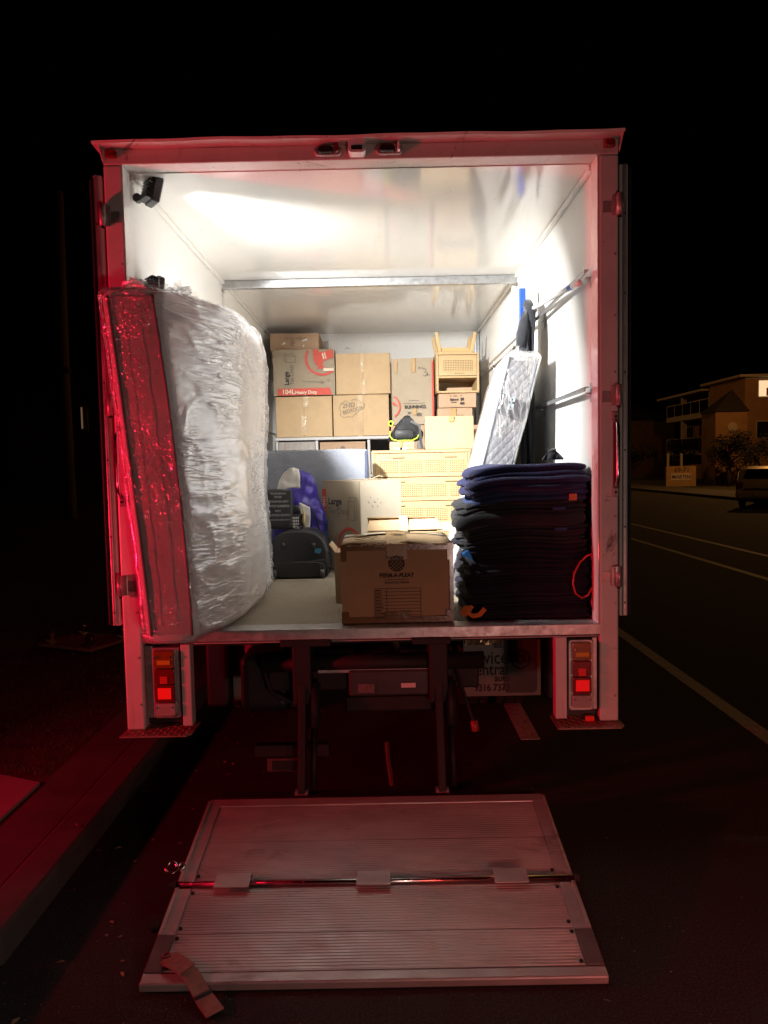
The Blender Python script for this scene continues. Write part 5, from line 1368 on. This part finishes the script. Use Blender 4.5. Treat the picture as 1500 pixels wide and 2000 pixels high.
ab = thing('apartment_block', 'three-storey apartment block with balconies and one bright window at right', 'building', (24, 50, .1))
def ap(n, bm, m, p=None, **k): return add(n, bm, m, p or ab, world=p is None, **k)
ap('balcony_wing_wall', B(25.6, 34, 54.0, 62.5, .1, 6.75), BRICK_F)
ap('main_wing_wall', B(24, 36, 48.8, 53.99, .1, 7.05), BRICK_F)
ap('roof', box(box(BM(), 23.4, 36.5, 48.2, 54.3, 7.06, 7.22), 23.5, 34.5, 54.31, 63.2, 6.76, 6.92), TRIM)
ap('roof_ridge', loft([[(23.6, 48.4, 7.23), (36, 48.4, 7.23), (36, 54, 7.23), (23.6, 54, 7.23)], [(27, 50.5, 7.5), (34, 50.5, 7.5), (34, 52, 7.5), (27, 52, 7.5)]]), ROOFT)
for z in (2.05, 4.85):
    ap('balcony_slab', B(24.0, 25.59, 54.2, 62.3, z, z+.40), TRIM)
    rl = ap('balcony_rail', box(BM(), 24.02, 24.08, 54.2, 62.3, z+1.32, z+1.38), TRIM)
    for k in range(6): ap('rail_post', B(24.02, 24.07, 54.25+k*1.6, 54.31+k*1.6, z+.41, z+1.31), TRIM, rl)
    ap('rail_glass', B(24.035, 24.05, 54.3, 62.25, z+.45, z+1.28), WINDK, rl)
for y in (54.1, 59.2): ap('balcony_column', B(24.1, 24.45, y, y+.35, 2.46, 6.75), TRIM)
for z in (2.6, 5.4 if False else 5.3):
    for y in (55.0, 57.3, 60.4):
        w_ = ap('sliding_door', B(25.52, 25.595, y, y+1.6, z, z+1.4 if z > 5 else z+1.9), TRIM)
        ap('door_pane', B(25.50, 25.515, y+.08, y+1.52, z+.06, z+1.34 if z > 5 else z+1.84), WINDK, w_)
lw_ = ap('window', B(24.82, 26.8, 48.70, 48.795, 5.72, 6.90), TRIM)
for x0, x1 in ((24.88, 25.62), (25.70, 26.72)): ap('lit_pane', B(x0, x1, 48.66, 48.695, 5.80, 6.83), WINLIT, lw_)
ap('curtain', B(25.35, 25.60, 48.63, 48.655, 5.82, 6.35), mat('brown_curtain', (.35, .22, .12), .8), lw_)
w2 = ap('window', B(24.7, 26.8, 48.70, 48.795, 3.0, 4.2), TRIM)
for x0, x1 in ((24.78, 25.7), (25.78, 26.72)): ap('window_pane', B(x0, x1, 48.66, 48.695, 3.07, 4.13), WINDK, w2)
ap('eave_panel', B(24.05, 35, 48.72, 48.795, 6.96, 7.04), TRIM)
tw = thing('entry_tower', 'small square tower with steep dark pyramid roof and round pale disc', 'tower', (21.8, 47, .1))
add('wall', B(-1.0, 1.0, -1.0, 1.0, 0, 4.55), BRICK_F, tw)
add('pyramid_roof', loft([[(-1.12, -1.12, 4.56), (1.12, -1.12, 4.56), (1.12, 1.12, 4.56), (-1.12, 1.12, 4.56)], [(.45, -.02, 6.0), (.5, -.02, 6.0), (.5, .02, 6.0), (.45, .02, 6.0)]]), ROOFT, tw)
add('round_disc', T([(.05, -1.06, 3.60), (.05, -1.001, 3.60)], .30, 28), TRIM, tw)
sg_ = thing('name_sign_wall', 'low rendered sign wall numbered 69-71 on the far side of the road', 'sign', (17.8, 44, .1))
add('wall_panel', B(-.9, .9, -.12, .12, 0, 1.22), mat('ochre_render', (.42, .26, .12), .8, 0, .1, 3), sg_, bevel=.01)
pn = add('name_plate', B(-.62, .62, -.135, -.121, .38, .80), mat('pale_name_plate', (.62, .52, .42), .7), sg_)
text('sign_numerals', '69-71', .40, INK, sg_, (-.42, -.125, .86), bold=.004)
text('sign_lettering', 'MARTINI', .30, INK, pn, (-.56, -.139, .48), bold=.006)
for k, (x, y) in enumerate(((18.0, 46.5), (18.9, 46.6), (21.0, 44.5), (21.9, 44.4), (22.6, 44.2))):
    p_ = thing('fence_post', ('pale fence post just behind the sign wall, leftmost', 'pale fence post behind the sign wall, second from left', 'pale fence post below the tower, nearest the tower centre', 'pale fence post below the tower, second from right', 'pale fence post furthest right below the tower')[k], 'post', (x, y, .1), 0, 'fence posts along the far footpath')
    add('post', B(-.07, .07, -.07, .07, 0, 1.95 if k < 2 else 1.6), TRIM, p_, bevel=.01); add('cap', loft([[(-.09, -.09, h0), (.09, -.09, h0), (.09, .09, h0), (-.09, .09, h0)] if h1 == 0 else [(-.01, -.01, h0+.08), (.01, -.01, h0+.08), (.01, .01, h0+.08), (-.01, .01, h0+.08)] for h0 in [1.951 if k < 2 else 1.601] for h1 in (0, 1)]), TRIM, p_)
def tree(label, loc, h, r, n, seed):
    rnd = random.Random(seed); t = thing('street_tree', label, 'tree', loc, 0, 'dark trees in front of the apartments')
    tr = tube(BM(), [(0, 0, 0), (.05, 0, h*.3), (.0, .05, h*.6), (.05, 0, h*.85)], [.14, .11, .07, .02], 8)
    for k in range(6):
        a = rnd.uniform(0, 6.28); z = h*rnd.uniform(.3, .6)
        tube(tr, [(0, 0, z), (math.cos(a)*r*.4, math.sin(a)*r*.4, z+h*.15), (math.cos(a)*r*.75, math.sin(a)*r*.75, z+h*.22)], [.05, .035, .01], 6)
    add('trunk', tr, BARK, t, smooth=True)
    lf_ = BM(); cl_ = [(rnd.gauss(0, r*.42), rnd.gauss(0, r*.42), h*rnd.uniform(.45, .95), rnd.uniform(.25, .5)*r) for _ in range(16)]
    for i in range(n):
        cx, cy, cz, cr_ = rnd.choice(cl_); d = Vector((rnd.gauss(0, 1), rnd.gauss(0, 1), rnd.gauss(0, .8))).normalized()*cr_*rnd.random()**.4
        p = Vector((cx, cy, cz))+d; s = rnd.uniform(.05, .12); u_ = Vector((rnd.gauss(0, 1), rnd.gauss(0, 1), rnd.gauss(0, .6))).normalized(); v_ = u_.orthogonal().normalized()
        lf_.faces.new([lf_.verts.new(p+q_) for q_ in (-u_*s, v_*s*.5, u_*s, -v_*s*.5)])
    add('crown', lf_, LEAF, t)
tree('dark rounded tree below the tower disc', (20.0, 42.5, .1), 3.0, 1.5, 2600, 1)
tree('dark tree at the right edge beside the parked car', (23.2, 43.0, .1), 3.0, 1.7, 2600, 2)
tree('dark shrubby tree left of the sign wall', (17.2, 52.0, .1), 2.6, 1.6, 2000, 3)
tree('dark tree between the balconies and the tower', (21.6, 53.0, .1), 3.1, 1.3, 1800, 4)
bh = thing('brick_house', 'dark brick house beyond the sign wall, beside the apartment block', 'house', (22, 68, .1))
add('wall', B(-4, 5, 0, 8, 0, 5.4), BRICK_D, bh)
add('roof', loft([[(-4.6, -.6, 5.4), (5.6, -.6, 5.4), (5.6, 8.6, 5.4), (-4.6, 8.6, 5.4)], [(-1, 3.5, 7.0), (2, 3.5, 7.0), (2, 4.5, 7.0), (-1, 4.5, 7.0)]]), ROOFT, bh)
wb = add('window', B(1.5-2.6, 2.3-2.6, -.06, -.001, 2.9, 3.7), TRIM, bh); add('window_pane', B(1.55-2.6, 1.95-2.6, -.08, -.062, 2.95, 3.65), WINDK, wb)

# parked car across the road
pc_ = thing('parked_car', 'dull gold hatchback parked at the right edge of the picture', 'car', (13.85, 26.0, 0), R(-37))
side = [(-2.0, .30), (-2.06, .55), (-2.02, .82), (-1.90, 1.02), (-1.62, 1.34), (-1.2, 1.42), (.2, 1.42), (.75, 1.15), (.95, 1.0), (1.75, .88), (2.0, .70), (2.02, .40), (1.95, .28)]
def car_ring(x, s, zs): return [(x, y*s, .28+(z-.28)*zs if z > .9 else z) for y, z in side]
bm = loft([car_ring(-.84, .97, .93), car_ring(-.80, .995, .98), car_ring(-.60, 1, 1), car_ring(.60, 1, 1), car_ring(.80, .995, .98), car_ring(.84, .97, .93)])
body = add('body', bm, CARP, pc_, smooth=False, bevel=.04, seg=3)
add('rear_window', loft([[(x*.66, y-d, z) for x in (-1,) for y, z in ()] or [(-.62, -1.90-d, 1.03), (.62, -1.90-d, 1.03), (.55, -1.65-d, 1.33), (-.55, -1.65-d, 1.33)] for d in (.03, .005)]), GLASS_C, body)
add('rear_bumper', B(-.83, .83, -2.13, -1.98, .36, .60), CARP, body, bevel=.04, seg=3)
for s in (-1, 1):
    add('tail_lamp', B(*sorted((s*.60, s*.83)), -2.085, -2.02, .74, .90), REDLENS, body, bevel=.02)
    add('side_window', B(*sorted((s*.842, s*.80)), -1.4, .35, 1.02, 1.32), GLASS_C, body, bevel=.01)
    for y in (-1.28, 1.30):
        w_ = add('wheel', T([(s*.70, y, .30), (s*.85, y, .30)], .30, 24), RUBBER, pc_, bevel=.02)
        add('rim', T([(s*.851, y, .30), (s*.862, y, .30)], .19, 20), ALU, w_)
add('boot_strip', B(-.55, .55, -2.085, -2.06, .66, .70), CHROME, body, bevel=.006)
add('number_plate', B(-.26, .26, -2.145, -2.131, .44, .54), TRIM, body)
